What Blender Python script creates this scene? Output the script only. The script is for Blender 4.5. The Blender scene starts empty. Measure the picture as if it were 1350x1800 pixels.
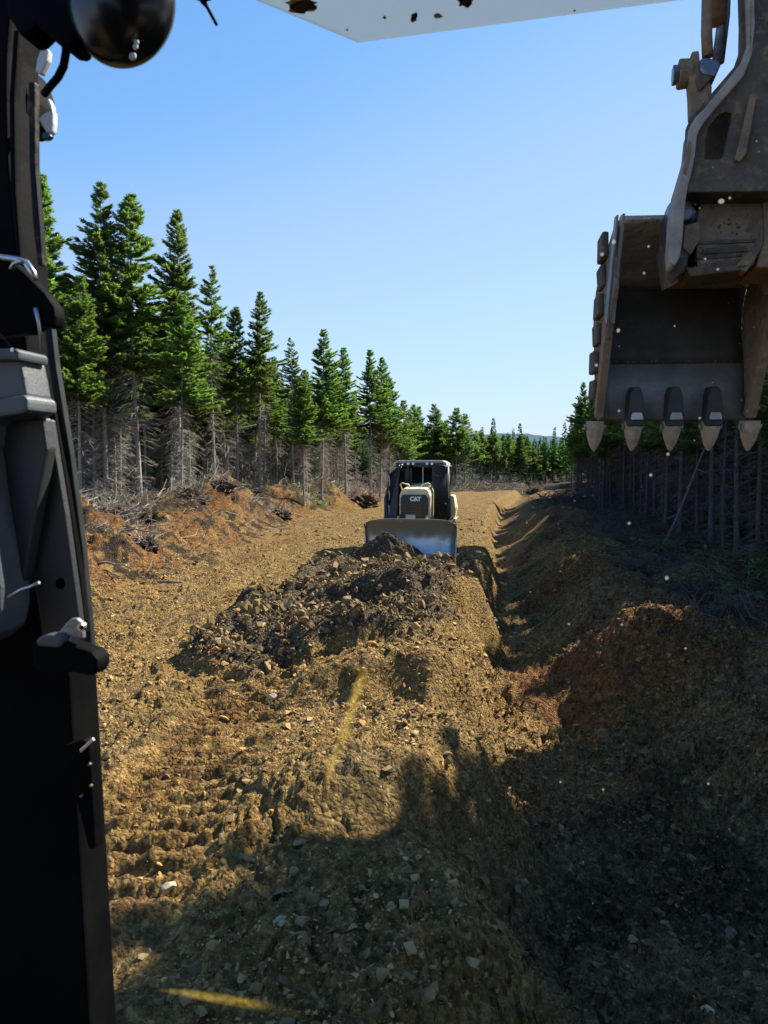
import bpy, bmesh, math, random
import numpy as np
from mathutils import Vector, Matrix, Euler
R = math.radians
scene = bpy.context.scene
col = scene.collection

# ------------------------------------------------------------------ camera
CAM = Vector((0.0, 0.0, 2.9))
PITCH = 3.3
FPX = 1300.0                                  # focal length in pixels of the 1350 x 1800 photograph
cam_data = bpy.data.cameras.new('camera')
cam = bpy.data.objects.new('camera', cam_data)
col.objects.link(cam)
cam.location = CAM
cam.rotation_euler = (R(90 - PITCH), 0, 0)
cam_data.sensor_fit = 'VERTICAL'
cam_data.sensor_height = 36.0
cam_data.lens = FPX / 1800 * 36
cam_data.clip_start = 0.05
cam_data.clip_end = 6000
cam_data.dof.use_dof = True
cam_data.dof.focus_distance = 14.0
cam_data.dof.aperture_fstop = 11.0
scene.camera = cam
scene.render.resolution_x, scene.render.resolution_y = 768, 1024

# ------------------------------------------------------------------ sky, sun, exposure
SUN_EL, SUN_AZ = 42.0, 54.0                   # azimuth to the right of the view direction
world = bpy.data.worlds.new('World')
scene.world = world
world.use_nodes = True
wn, wl = world.node_tree.nodes, world.node_tree.links
wn.clear()
sky = wn.new('ShaderNodeTexSky')
sky.sky_type = 'NISHITA'
sky.sun_disc = False
sky.sun_elevation = R(SUN_EL)
sky.sun_rotation = R(SUN_AZ)
sky.altitude = 300
sky.air_density = 1.0
sky.dust_density = 0.0
sky.ozone_density = 6.0
bg = wn.new('ShaderNodeBackground')
bg.inputs['Strength'].default_value = 0.105
wo = wn.new('ShaderNodeOutputWorld')
# the photograph's tone response for the sky: its bright horizon is held back, its blue kept
s1 = wn.new('ShaderNodeVectorMath'); s1.operation = 'SCALE'; s1.inputs['Scale'].default_value = 0.1
cv = wn.new('ShaderNodeRGBCurve')
for k, pts in enumerate(([(0, 0), (0.102, 0.205), (0.16, 0.41), (0.381, 0.60), (0.63, 0.68), (1, 0.70)],
                         [(0, 0), (0.20, 0.44), (0.307, 0.62), (0.60, 0.79), (0.78, 0.79), (1, 0.83)],
                         [(0, 0), (0.408, 0.87), (0.586, 0.965), (0.78, 0.98), (1, 0.99)])):
    c_ = cv.mapping.curves[k]
    c_.points[0].location, c_.points[1].location = pts[0], pts[-1]
    for p_ in pts[1:-1]: c_.points.new(*p_)
cv.mapping.use_clip = False
cv.mapping.update()
s2 = wn.new('ShaderNodeVectorMath'); s2.operation = 'SCALE'; s2.inputs['Scale'].default_value = 4.6
wl.new(sky.outputs[0], s1.inputs[0]); wl.new(s1.outputs[0], cv.inputs['Color']); wl.new(cv.outputs['Color'], s2.inputs[0]); wl.new(s2.outputs[0], bg.inputs[0])
wl.new(bg.outputs[0], wo.inputs[0])

sun_data = bpy.data.lights.new('sun', 'SUN')
sun_data.energy = 5.0
sun_data.angle = R(0.53)
sun_data.color = (1.0, 0.93, 0.82)
sun = bpy.data.objects.new('sun', sun_data)
col.objects.link(sun)
SD = Vector((math.sin(R(SUN_AZ)) * math.cos(R(SUN_EL)), math.cos(R(SUN_AZ)) * math.cos(R(SUN_EL)), math.sin(R(SUN_EL))))
sun.rotation_euler = SD.to_track_quat('Z', 'Y').to_euler()
sun.location = (30, 30, 40)

scene.view_settings.view_transform = 'Standard'
scene.view_settings.look = 'None'
scene.view_settings.gamma = 1.0
scene.view_settings.exposure = 1.25
scene.view_settings.use_curve_mapping = False
scene.cycles.use_denoising = True
scene.cycles.max_bounces = 6
scene.cycles.diffuse_bounces = 3
scene.cycles.glossy_bounces = 3
scene.cycles.transmission_bounces = 4
scene.cycles.transparent_max_bounces = 12

# ------------------------------------------------------------------ projection helpers
_cp, _sp = math.cos(R(PITCH)), math.sin(R(PITCH))
def ray(u, v):
    a, b = (u - 675) / FPX, (900 - v) / FPX
    return Vector((a, _cp + b * _sp, -_sp + b * _cp))
def at(u, v, Y):
    d = ray(u, v)
    return CAM + d * (Y / d.y)
def on_z(u, v, z=0.0):
    d = ray(u, v)
    return CAM + d * ((z - CAM.z) / d.z)

# ------------------------------------------------------------------ noise
def _hash(ix, iy, seed):
    h = (ix.astype(np.int64) * 374761393 + iy.astype(np.int64) * 668265263 + seed * 1442695041) & 0xFFFFFFFF
    h = ((h ^ (h >> 13)) * 1274126177) & 0xFFFFFFFF
    return (h ^ (h >> 16)) & 0xFFFFFFFF
def perlin(x, y, seed=0):
    x = np.asarray(x, float); y = np.asarray(y, float)
    ix, iy = np.floor(x), np.floor(y)
    fx, fy = x - ix, y - iy
    ux, uy = fx * fx * fx * (fx * (fx * 6 - 15) + 10), fy * fy * fy * (fy * (fy * 6 - 15) + 10)
    def g(dx, dy):
        a = _hash(ix + dx, iy + dy, seed) / 4294967296.0 * 2 * np.pi
        return np.cos(a) * (fx - dx) + np.sin(a) * (fy - dy)
    a = g(0, 0) * (1 - ux) + g(1, 0) * ux
    b = g(0, 1) * (1 - ux) + g(1, 1) * ux
    return (a * (1 - uy) + b * uy) * 1.5
def fbm(x, y, seed=0, octaves=4, gain=0.5):
    s, a, f = 0.0, 1.0, 1.0
    for k in range(octaves):
        s = s + a * perlin(x * f + 17.3 * k, y * f - 9.1 * k, seed + k)
        a *= gain; f *= 2.03
    return s
def sstep(a, b, x):
    t = np.clip((x - a) / (b - a), 0, 1)
    return t * t * (3 - 2 * t)
def bump(x, c, w):
    return np.exp(-((x - c) / w) ** 2)

# ------------------------------------------------------------------ mesh helpers
def mesh_np(name, V, F, smooth=False, colors=None, cname='tint'):
    """V n x 3, F m x k (k = 3 or 4)"""
    me = bpy.data.meshes.new(name)
    V = np.ascontiguousarray(V, np.float32); F = np.ascontiguousarray(F, np.int32)
    m, k = F.shape
    me.vertices.add(len(V)); me.loops.add(m * k); me.polygons.add(m)
    me.vertices.foreach_set('co', V.ravel())
    me.loops.foreach_set('vertex_index', F.ravel())
    me.polygons.foreach_set('loop_start', np.arange(0, m * k, k, dtype=np.int32))
    me.polygons.foreach_set('loop_total', np.full(m, k, np.int32))
    me.polygons.foreach_set('use_smooth', np.full(m, smooth, bool))
    if colors is not None:
        at_ = me.color_attributes.new(cname, 'FLOAT_COLOR', 'POINT')
        c = np.ones((len(V), 4), np.float32); c[:, :colors.shape[1]] = colors
        at_.data.foreach_set('color', c.ravel())
    me.update(calc_edges=True)
    me.validate()
    return me
def obj(name, data, mat=None, parent=None, loc=None, **props):
    if isinstance(data, bmesh.types.BMesh):
        me = bpy.data.meshes.new(name)
        data.normal_update()
        data.to_mesh(me); data.free(); data = me
    o = bpy.data.objects.new(name, data)
    col.objects.link(o)
    if mat is not None and not data.materials: data.materials.append(mat)
    if parent is not None: o.parent = parent
    if loc is not None: o.location = loc
    for k, v in props.items(): o[k] = v
    return o
def thing(name, label, cat, loc=(0, 0, 0), rz=0.0, group=None):
    o = bpy.data.objects.new(name, None)
    col.objects.link(o)
    o.location = loc; o.rotation_euler = (0, 0, rz)
    o.empty_display_size = 0.2
    o['label'] = label; o['category'] = cat
    if group: o['group'] = group
    return o
def bm_box(bm, c, s, rot=None):
    m = Matrix.Translation(c)
    if rot is not None: m = m @ Euler(rot).to_matrix().to_4x4()
    m = m @ Matrix.Diagonal((s[0], s[1], s[2], 1))
    return bmesh.ops.create_cube(bm, size=1, matrix=m)['verts']
def box(c, s, bev=0.0, rot=None):
    bm = bmesh.new(); bm_box(bm, c, s, rot)
    if bev: bmesh.ops.bevel(bm, geom=bm.edges[:], offset=bev, segments=2, affect='EDGES', profile=0.6)
    return bm
def bm_tube(bm, pts, rad, seg=8, caps=True):
    pts = [Vector(p) for p in pts]
    rad = rad if isinstance(rad, (list, tuple)) else [rad] * len(pts)
    rings = []
    ref = Vector((0.13, 0.27, 0.95))
    for i, p in enumerate(pts):
        t = (pts[min(i + 1, len(pts) - 1)] - pts[max(i - 1, 0)]).normalized()
        a = t.cross(ref)
        if a.length < 1e-3: a = t.cross(Vector((1, 0, 0)))
        a.normalize(); b = t.cross(a)
        rings.append([bm.verts.new(p + (a * math.cos(2 * math.pi * k / seg) + b * math.sin(2 * math.pi * k / seg)) * rad[i]) for k in range(seg)])
    for i in range(len(rings) - 1):
        for k in range(seg):
            f = bm.faces.new((rings[i][k], rings[i][(k + 1) % seg], rings[i + 1][(k + 1) % seg], rings[i + 1][k])); f.smooth = True
    if caps:
        bm.faces.new(rings[0][::-1]); bm.faces.new(rings[-1])
def tube(pts, rad, seg=8):
    bm = bmesh.new(); bm_tube(bm, pts, rad, seg)
    bmesh.ops.recalc_face_normals(bm, faces=bm.faces[:])
    return bm
def prism(front, back, bev=0.0, seg=2):
    """closed solid between two like outlines (lists of 3-D points)"""
    bm = bmesh.new()
    a = [bm.verts.new(p) for p in front]; b = [bm.verts.new(p) for p in back]
    n = len(a)
    bm.faces.new(a); bm.faces.new(b[::-1])
    for i in range(n): bm.faces.new((a[i], b[i], b[(i + 1) % n], a[(i + 1) % n]))
    bmesh.ops.recalc_face_normals(bm, faces=bm.faces[:])
    if bev: bmesh.ops.bevel(bm, geom=bm.edges[:], offset=bev, segments=seg, affect='EDGES', profile=0.6, clamp_overlap=True)
    return bm

# ------------------------------------------------------------------ materials
def mat(name, base=(0.5, 0.5, 0.5), rough=0.6, metal=0.0, second=None, scale=4.0, lo=0.4, hi=0.65, bump_s=0.0, bump_scale=40.0, spec=0.5, coord='Object', detail=6.0):
    m = bpy.data.materials.new(name); m.use_nodes = True
    n, l = m.node_tree.nodes, m.node_tree.links
    p = n['Principled BSDF']
    p.inputs['Roughness'].default_value = rough; p.inputs['Metallic'].default_value = metal
    p.inputs['Specular IOR Level'].default_value = spec
    p.inputs['Base Color'].default_value = (*base, 1)
    tc = n.new('ShaderNodeTexCoord')
    if second is not None:
        t = n.new('ShaderNodeTexNoise'); t.inputs['Scale'].default_value = scale; t.inputs['Detail'].default_value = detail; t.inputs['Roughness'].default_value = 0.65
        l.new(tc.outputs[coord], t.inputs['Vector'])
        mr = n.new('ShaderNodeMapRange'); mr.inputs['From Min'].default_value = lo; mr.inputs['From Max'].default_value = hi
        l.new(t.outputs['Fac'], mr.inputs['Value'])
        mx = n.new('ShaderNodeMix'); mx.data_type = 'RGBA'
        mx.inputs['A'].default_value = (*base, 1); mx.inputs['B'].default_value = (*second, 1)
        l.new(mr.outputs['Result'], mx.inputs['Factor']); l.new(mx.outputs['Result'], p.inputs['Base Color'])
        m['mix'] = mx.name
    if bump_s:
        t2 = n.new('ShaderNodeTexNoise'); t2.inputs['Scale'].default_value = bump_scale; t2.inputs['Detail'].default_value = 8
        l.new(tc.outputs[coord], t2.inputs['Vector'])
        b = n.new('ShaderNodeBump'); b.inputs['Strength'].default_value = bump_s; b.inputs['Distance'].default_value = 0.02
        l.new(t2.outputs['Fac'], b.inputs['Height']); l.new(b.outputs['Normal'], p.inputs['Normal'])
    return m
def mixnode(m, fac, a, b, blend='MIX'):
    n, l = m.node_tree.nodes, m.node_tree.links
    x = n.new('ShaderNodeMix'); x.data_type = 'RGBA'; x.blend_type = blend
    for key, s in (('Factor', fac), ('A', a), ('B', b)):
        if isinstance(s, (int, float)): x.inputs[key].default_value = s
        elif isinstance(s, tuple): x.inputs[key].default_value = (*s, 1)
        else: l.new(s, x.inputs[key])
    return x.outputs['Result']

M = {}
def cobble(x, y, seed):
    """stones packed side by side: each cell its own height and tilt, 0 at the joints"""
    ix, iy = np.floor(x), np.floor(y)
    d1 = np.full(np.shape(x), 9.0); d2 = d1.copy(); v = np.zeros(np.shape(x)); tx = v.copy(); ty = v.copy()
    for i in (-1, 0, 1):
        for j in (-1, 0, 1):
            a = _hash(ix + i, iy + j, seed) / 4294967296.0; b = _hash(ix + i, iy + j, seed + 77) / 4294967296.0; c = _hash(ix + i, iy + j, seed + 191) / 4294967296.0
            dx, dy = x - (ix + i + 0.1 + 0.8 * a), y - (iy + j + 0.1 + 0.8 * b)
            d = np.sqrt(dx * dx + dy * dy)
            near = d < d1
            d2 = np.where(near, d1, np.minimum(d2, d)); d1 = np.where(near, d, d1)
            v = np.where(near, c * c, v); tx = np.where(near, dx * (a - 0.5), tx); ty = np.where(near, dy * (b - 0.5), ty)
    return (v + 1.1 * (tx + ty)) * sstep(0.0, 0.22, d2 - d1)
# ------------------------------------------------------------------ the lie of the land
def x_ditch(Y):
    return 1.75 + 0.117 * (Y - 5) + 0.0009 * np.clip(Y - 20, 0, 110) ** 2
def x_edge(Y):                                # top of the road-side bank of the ditch
    w = 1.55 - 0.75 * sstep(9, 24, Y)
    w = w + 0.20 * np.sin(Y * 2 * np.pi / 2.9 + 0.8) * sstep(40, 12, Y) + 0.10 * perlin(Y * 1.3, Y * 0 + 4.2, 5)
    return x_ditch(Y) - w
def x_left(Y):                                # where the left bank begins
    return -5.5 + 0.06 * (Y - 15) + 0.5 * perlin(Y * 0.25, Y * 0 + 1.7, 9)
def x_stand(Y):                               # front of the stand on the left
    return np.where(Y < 85, -13.2 + 0.2 * (Y - 33), -2.8 + (Y - 85) * 1.3)
def x_stand_right(Y):
    return 11.6 + 0.15 * (Y - 24)
SAWS = [(6.35, 0.40, 2.6), (9.9, 0.55, 3.6), (15.3, 0.50, 3.4), (19.6, 0.35, 3.0)]
MOUNDS = [  # x, y, radius, height, (orange)
    (4.4, 13.2, 2.2, 0.80, 0.9), (5.1, 17.4, 1.7, 0.65, 0.4), (5.5, 21.3, 1.7, 0.75, 0.8), (6.7, 26.0, 2.0, 0.75, 0.6), (7.6, 31.0, 2.4, 0.9, 0.5),
    (9.5, 40.0, 3.0, 0.9, 0.6), (7.2, 12.0, 1.6, 0.35, 0.1), (4.9, 8.6, 1.2, 0.45, 0.3), (8.8, 19.0, 2.5, 0.6, 0.1),
    (-9.6, 23.0, 1.6, 0.75, 0.95), (-11.0, 19.0, 2.2, 0.6, 0.4), (-7.8, 29.0, 2.2, 0.7, 0.8), (-8.2, 34.0, 2.0, 1.1, 0.95), (-6.6, 38.0, 2.0, 0.5, 0.9), (-5.8, 47.0, 2.4, 0.9, 0.4),
    (-4.2, 56.0, 2.8, 1.4, 0.3), (-9.0, 41.0, 2.2, 0.9, 0.6), (-2.4, 64.0, 2.6, 1.0, 0.6), (-12.6, 27.0, 1.6, 0.7, 0.5), (4.0, 82.0, 4.0, 0.9, 0.9), (-7.2, 20.5, 1.1, 0.35, 0.6)]
def rubble_zone(X, Y):
    n = 0.5 * fbm(X * 0.5, Y * 0.35, 31, 3)
    left = -3.35 + 0.10 * (Y - 10) + n
    a = sstep(left, left + 0.5, X) * sstep(x_edge(Y) + 0.2, x_edge(Y) - 0.5, X)
    b = sstep(9.7 + n + 0.22 * np.abs(X + 1.8), 10.5 + n + 0.22 * np.abs(X + 1.8), Y) * sstep(22.6, 21.0, Y + n)
    return a * b
def height(X, Y, fine=True):
    X = np.asarray(X, float); Y = np.asarray(Y, float)
    xd, xe, xl, xs = x_ditch(Y), x_edge(Y), x_left(Y), x_stand(Y)
    wr = 4.2 - 2.0 * sstep(7, 15, Y)
    xr = xd + wr + 0.3 * perlin(Y * 0.6, X * 0.1, 12)
    # road
    h = 0.10 * fbm(X * 0.35, Y * 0.25, 1, 3) + 0.05 * fbm(X * 1.1, Y * 1.1, 2, 3)
    for yc, hh, ln in SAWS:
        yy = Y + 0.28 * (xe - X) + 0.35 * fbm(X * 0.8, Y * 0.5, 40, 2)
        up = sstep(yc - 0.62, yc, yy)
        dn = np.clip(1 - (yy - yc) / ln, 0, 1)
        h = h + hh * up * np.where(yy < yc, 1, dn) * sstep(-1.7, -0.1, X + 0.05 * Y * 0) * sstep(30, 20, Y)
    rz = rubble_zone(X, Y)
    h = h + rz * (0.30 + 0.28 * fbm(X * 0.75, Y * 0.55, 21, 3) + 0.10 * perlin(X * 2.3, Y * 2.0, 22))
    # grouser prints in the wheel path at the near left
    cx = -1.85 + 0.02 * (Y - 8)
    tm = sstep(0.62, 0.45, np.abs(X - cx)) * sstep(4.2, 5.2, Y) * sstep(11.4, 10.4, Y) * np.clip(0.8 + 0.7 * fbm(X * 0.9, Y * 0.7, 51, 2), 0.25, 1.2)
    ph = Y * 2 * np.pi / 0.29 + 0.9 * X + 0.5 * perlin(X * 0.7, Y * 0.4, 50)
    h = h - 0.05 * sstep(0.75, 0.4, np.abs(X - cx)) * sstep(11.4, 10.0, Y) + tm * 0.048 * np.sign(np.sin(ph)) * np.abs(np.sin(ph)) ** 0.45
    # ditch
    d = sstep(-0.08, 0.68 + 0.60 * sstep(12, 6, Y), X - xe)
    floor = -1.28 + 0.12 * fbm(X * 0.8, Y * 0.6, 61, 3) + 0.35 * sstep(60, 100, Y) + 0.12 * np.sin(Y * 1.55)
    right = -0.18 + 0.055 * np.clip(X - xr, 0, 12) + 0.20 * fbm(X * 0.45, Y * 0.45, 71, 4) * sstep(0, 2, X - xr + 1)
    up = sstep(-2.3, 0.5, X - xr)
    h = h * (1 - d) + d * (floor * (1 - up) + right * up)
    # left bank and forest floor
    lb = sstep(0, 3.6, xl - X)
    crest = bump(X, xs + 3.0, 1.9) * 0.55
    bank = 0.95 * lb + lb * crest + lb * (0.30 * fbm(X * 0.42, Y * 0.42, 81, 4) + 0.10 * fbm(X * 1.5, Y * 1.5, 85, 3))
    h = h + bank
    # far end of the road
    h = h + 0.8 * sstep(100, 106, Y - 0.25 * (X - 12)) * sstep(-20, 0, X)
    flat = bump(X, 0.9, 2.3) ** 0.6 * bump(Y, 26.0, 4.6) ** 0.5 * (1 - d)
    h = h * (1 - 0.9 * flat)
    for mx, my, mr, mh, mo in MOUNDS:
        d2 = np.sqrt(((X - mx) / mr) ** 2 + ((Y - my) / (mr * 1.0)) ** 2) + 0.16 * fbm(X * 0.7, Y * 0.7, 91, 3)
        c = np.clip(1 - d2, 0, 1)
        h = h + mh * (c * 0.75 + 0.25 * sstep(0, 1, c)) * 1.12
    # far ground rolls gently
    h = h + 2.5 * fbm(X * 0.004, Y * 0.004, 99, 2) * sstep(160, 500, np.hypot(X, Y))
    if fine:
        ro = sstep(55, 15, Y)
        h = h + ro * (0.040 * fbm(X * 4.5, Y * 4.5, 101, 3) + 0.034 * np.abs(perlin(X * 9, Y * 8, 111)) + 0.016 * np.abs(perlin(X * 21, Y * 18, 112)) + 0.05 * np.clip(fbm(X * 2.2, Y * 2.2, 105, 2), 0, 1) * (d * 0.8 + 0.35 + lb))
        out = 1 - sstep(0.75, 0.45, np.abs(X - cx)) * sstep(11.4, 10.0, Y) * 0.97
        near = sstep(34, 14, Y)
        rough = out * (0.75 + 0.9 * lb + 0.8 * d) * np.clip(0.75 + 0.8 * fbm(X * 0.7, Y * 0.6, 121, 2), 0.2, 1.3)
        wx, wy = X + 0.06 * perlin(X * 5, Y * 5, 131), Y + 0.06 * perlin(X * 5, Y * 5, 132)
        h = h + near * rough * (0.085 * cobble(wx * 4.6, wy * 4.2, 141) + 0.055 * cobble(wx * 9.5, wy * 8.5, 142) + 0.028 * cobble(wx * 19, wy * 17, 143) * sstep(14, 8, Y))
        h = h + sstep(80, 20, Y) * lb * 0.22 * np.clip(fbm(X * 1.1, Y * 0.9, 151, 4), -0.5, 1.0)
        # runnels down the bank face
        face = d * (1 - d) * 4
        h = h + ro * face * 0.09 * fbm(Y * 2.8, X * 0.35, 108, 3)
    return h
def soil(X, Y, h):
    """(orange subsoil, dark organic, grey rubble) weights"""
    xd, xe, xl, xs = x_ditch(Y), x_edge(Y), x_left(Y), x_stand(Y)
    n1, n2 = fbm(X * 0.5, Y * 0.5, 201, 4), fbm(X * 1.3, Y * 1.3, 205, 4)
    o = np.zeros_like(X)
    for mx, my, mr, mh, mo in MOUNDS:
        o = np.maximum(o, mo * np.clip(1.35 - np.hypot(X - mx, Y - my) / mr, 0, 1) * 1.2)
    lb = sstep(-0.6, 1.2, xl - X)
    o = np.maximum(o, lb * sstep(-0.35, 0.35, n1) * 0.75)
    cx = -1.85 + 0.02 * (Y - 8)
    o = np.maximum(o, 0.50 * sstep(1.0, 0.3, np.abs(X - cx + 0.1)) * sstep(12.5, 10, Y) * sstep(-0.4, 0.4, n2 + 0.2))
    o = np.maximum(o, 0.7 * bump(X, xl + 0.6, 0.9) * sstep(16, 24, Y) * sstep(-0.3, 0.3, n1))
    d = sstep(0.2, 0.9, X - xe)
    o = np.maximum(o, 0.25 * d * sstep(0.0, 0.5, n1 + 0.1) * sstep(6, 12, Y))
    n3 = fbm(X * 2.6, Y * 2.2, 209, 4)
    g = lb * sstep(-0.15, 0.35, -n1 * 0.6 + 0.5 * n2 + 0.6 * n3 + 0.40 * sstep(2, 6, xl - X))
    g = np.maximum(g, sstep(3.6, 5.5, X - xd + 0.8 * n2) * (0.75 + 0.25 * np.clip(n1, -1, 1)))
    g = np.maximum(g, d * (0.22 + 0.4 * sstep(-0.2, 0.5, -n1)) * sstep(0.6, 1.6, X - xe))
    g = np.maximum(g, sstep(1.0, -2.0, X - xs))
    g = np.maximum(g, sstep(104, 110, Y))
    k = np.maximum(rubble_zone(X, Y), 0.5 * d * sstep(13, 7, Y))
    hot = np.zeros_like(X)
    for mx, my, mr, mh, mo in MOUNDS[:4]: hot = np.maximum(hot, mo * sstep(1.0, 0.6, np.hypot(X - mx + 0.5, Y - my) / mr))
    g = g * (1 - 0.85 * hot); o = np.maximum(o, hot)
    return np.clip(o * (1 - 0.6 * g), 0, 1), np.clip(g, 0, 1), np.clip(k, 0, 1)

def make_ground():
    rows = np.concatenate([-np.geomspace(60, 1.2, 14), np.linspace(-0.9, 2.6, 9), np.geomspace(2.8, 30, 430), np.geomspace(30, 125, 170)[1:], np.geomspace(125, 3200, 40)[1:]])
    tc_ = np.linspace(-0.60, 0.60, 430)
    side = np.geomspace(0.003, 1.9, 48)
    t = np.concatenate([-(0.60 + side[::-1]), tc_, 0.60 + side])
    Y = np.repeat(rows[:, None], len(t), 1)
    X = t[None, :] * np.sqrt(Y ** 2 + 4.0)
    h = height(X, Y)
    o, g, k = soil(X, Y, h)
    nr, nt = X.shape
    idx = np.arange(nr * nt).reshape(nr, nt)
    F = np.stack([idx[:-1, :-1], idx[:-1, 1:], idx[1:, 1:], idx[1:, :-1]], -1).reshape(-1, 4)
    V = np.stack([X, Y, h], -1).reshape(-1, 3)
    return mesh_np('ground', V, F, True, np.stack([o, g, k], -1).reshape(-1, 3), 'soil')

def ground_material():
    m = bpy.data.materials.new('earth'); m.use_nodes = True
    n, l = m.node_tree.nodes, m.node_tree.links
    p = n['Principled BSDF']; p.inputs['Roughness'].default_value = 0.95; p.inputs['Specular IOR Level'].default_value = 0.12
    tc = n.new('ShaderNodeTexCoord'); at_ = n.new('ShaderNodeAttribute'); at_.attribute_name = 'soil'
    sp = n.new('ShaderNodeSeparateColor'); l.new(at_.outputs['Color'], sp.inputs[0])
    def noise(s, d=8, r=0.65):
        t = n.new('ShaderNodeTexNoise'); t.inputs['Scale'].default_value = s; t.inputs['Detail'].default_value = d; t.inputs['Roughness'].default_value = r
        l.new(tc.outputs['Object'], t.inputs['Vector']); return t.outputs['Fac']
    def ramp(x, a, b):
        r = n.new('ShaderNodeMapRange'); r.inputs['From Min'].default_value = a; r.inputs['From Max'].default_value = b; l.new(x, r.inputs['Value']); return r.outputs['Result']
    def math_(op, a, b):
        r = n.new('ShaderNodeMath'); r.operation = op; r.use_clamp = True
        for i, s in enumerate((a, b)):
            if isinstance(s, (int, float)): r.inputs[i].default_value = s
            else: l.new(s, r.inputs[i])
        return r.outputs[0]
    big, mid, fine_ = noise(0.8), noise(5.0), noise(34.0, 6, 0.7)
    c = mixnode(m, ramp(mid, 0.35, 0.68), (0.44, 0.272, 0.088), (0.30, 0.178, 0.058))
    c = mixnode(m, math_('MULTIPLY', ramp(big, 0.45, 0.62), 0.55), c, (0.27, 0.20, 0.095))
    oc = mixnode(m, ramp(mid, 0.35, 0.7), (0.33, 0.155, 0.050), (0.21, 0.095, 0.034))
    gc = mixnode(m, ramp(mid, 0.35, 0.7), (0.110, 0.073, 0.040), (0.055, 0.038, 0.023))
    kc = mixnode(m, ramp(mid, 0.35, 0.7), (0.20, 0.150, 0.088), (0.11, 0.083, 0.052))
    br = math_('SUBTRACT', ramp(noise(9.0), 0.3, 0.7), 0.5)
    def w(ch):
        a = n.new('ShaderNodeMath'); a.operation = 'ADD'; l.new(sp.outputs[ch], a.inputs[0])
        s = n.new('ShaderNodeMath'); s.operation = 'MULTIPLY_ADD'; l.new(noise(7.0 + ch * 2), s.inputs[0]); s.inputs[1].default_value = 0.9; s.inputs[2].default_value = -0.45
        l.new(s.outputs[0], a.inputs[1])
        return ramp(a.outputs[0], 0.3, 0.75)
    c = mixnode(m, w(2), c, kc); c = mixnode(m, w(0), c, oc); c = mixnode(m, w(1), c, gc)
    c = mixnode(m, ramp(fine_, 0.3, 0.7), c, mixnode(m, 1.0, c, (0.5, 0.5, 0.5), 'MULTIPLY'))
    c = mixnode(m, ramp(noise(13.0, 5, 0.6), 0.42, 0.62), c, mixnode(m, 1.0, c, (0.62, 0.60, 0.58), 'MULTIPLY'))
    def cells(sc, amt, base):
        q = n.new('ShaderNodeTexVoronoi'); q.inputs['Scale'].default_value = sc; l.new(wv, q.inputs['Vector'])
        s_ = n.new('ShaderNodeSeparateColor'); l.new(q.outputs['Color'], s_.inputs[0])
        k_ = n.new('ShaderNodeMapRange'); k_.inputs['To Min'].default_value = 1 - amt; k_.inputs['To Max'].default_value = 1 + amt * 0.8; l.new(s_.outputs[0], k_.inputs['Value'])
        h_ = n.new('ShaderNodeHueSaturation'); l.new(base, h_.inputs['Color']); l.new(k_.outputs['Result'], h_.inputs['Value'])
        return h_.outputs['Color'], q.outputs['Distance']
    wn_ = n.new('ShaderNodeTexNoise'); wn_.inputs['Scale'].default_value = 9.0; l.new(tc.outputs['Object'], wn_.inputs['Vector'])
    wa = n.new('ShaderNodeVectorMath'); wa.operation = 'SCALE'; l.new(wn_.outputs['Color'], wa.inputs[0]); wa.inputs['Scale'].default_value = 0.12
    wb = n.new('ShaderNodeVectorMath'); wb.operation = 'ADD'; l.new(tc.outputs['Object'], wb.inputs[0]); l.new(wa.outputs[0], wb.inputs[1]); wv = wb.outputs[0]
    c, dA = cells(8.5, 0.30, c); c, dB = cells(21.0, 0.38, c); c, dC = cells(48.0, 0.30, c)
    l.new(c, p.inputs['Base Color'])
    v = n.new('ShaderNodeTexVoronoi'); v.inputs['Scale'].default_value = 37.0; v.inputs['Randomness'].default_value = 1.0; l.new(tc.outputs['Object'], v.inputs['Vector'])
    hsum = n.new('ShaderNodeMath'); hsum.operation = 'MULTIPLY_ADD'; l.new(v.outputs['Distance'], hsum.inputs[0]); hsum.inputs[1].default_value = -0.35; l.new(fine_, hsum.inputs[2])
    b = n.new('ShaderNodeBump'); b.inputs['Strength'].default_value = 1.0; b.inputs['Distance'].default_value = 0.035
    h2 = n.new('ShaderNodeMath'); h2.operation = 'MULTIPLY_ADD'; l.new(dB, h2.inputs[0]); h2.inputs[1].default_value = -1.3; l.new(hsum.outputs[0], h2.inputs[2])
    l.new(h2.outputs[0], b.inputs['Height']); l.new(b.outputs['Normal'], p.inputs['Normal'])
    return m
M['earth'] = ground_material()
ground = obj('ground', make_ground(), M['earth'], kind='structure')

# wooded hill far beyond the end of the road, haze put into its blue-green
def make_hill():
    xs_ = np.linspace(-1500, 2300, 160); ys = np.linspace(1500, 2300, 24)
    X, Y = np.meshgrid(xs_, ys)
    h = 95 * np.exp(-((X - 260) / 620) ** 2) * np.sin(np.clip((Y - 1500) / 800, 0, 1) * np.pi) ** 0.8 + 6 * fbm(X * 0.02, Y * 0.02, 300, 4) - 4
    nr, nt = X.shape; idx = np.arange(nr * nt).reshape(nr, nt)
    F = np.stack([idx[:-1, :-1], idx[:-1, 1:], idx[1:, 1:], idx[1:, :-1]], -1).reshape(-1, 4)
    return mesh_np('hill', np.stack([X, Y, h], -1).reshape(-1, 3), F, True)
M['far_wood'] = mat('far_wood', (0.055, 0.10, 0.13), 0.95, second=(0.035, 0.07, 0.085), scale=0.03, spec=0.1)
obj('hill', make_hill(), M['far_wood'], kind='structure')

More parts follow.
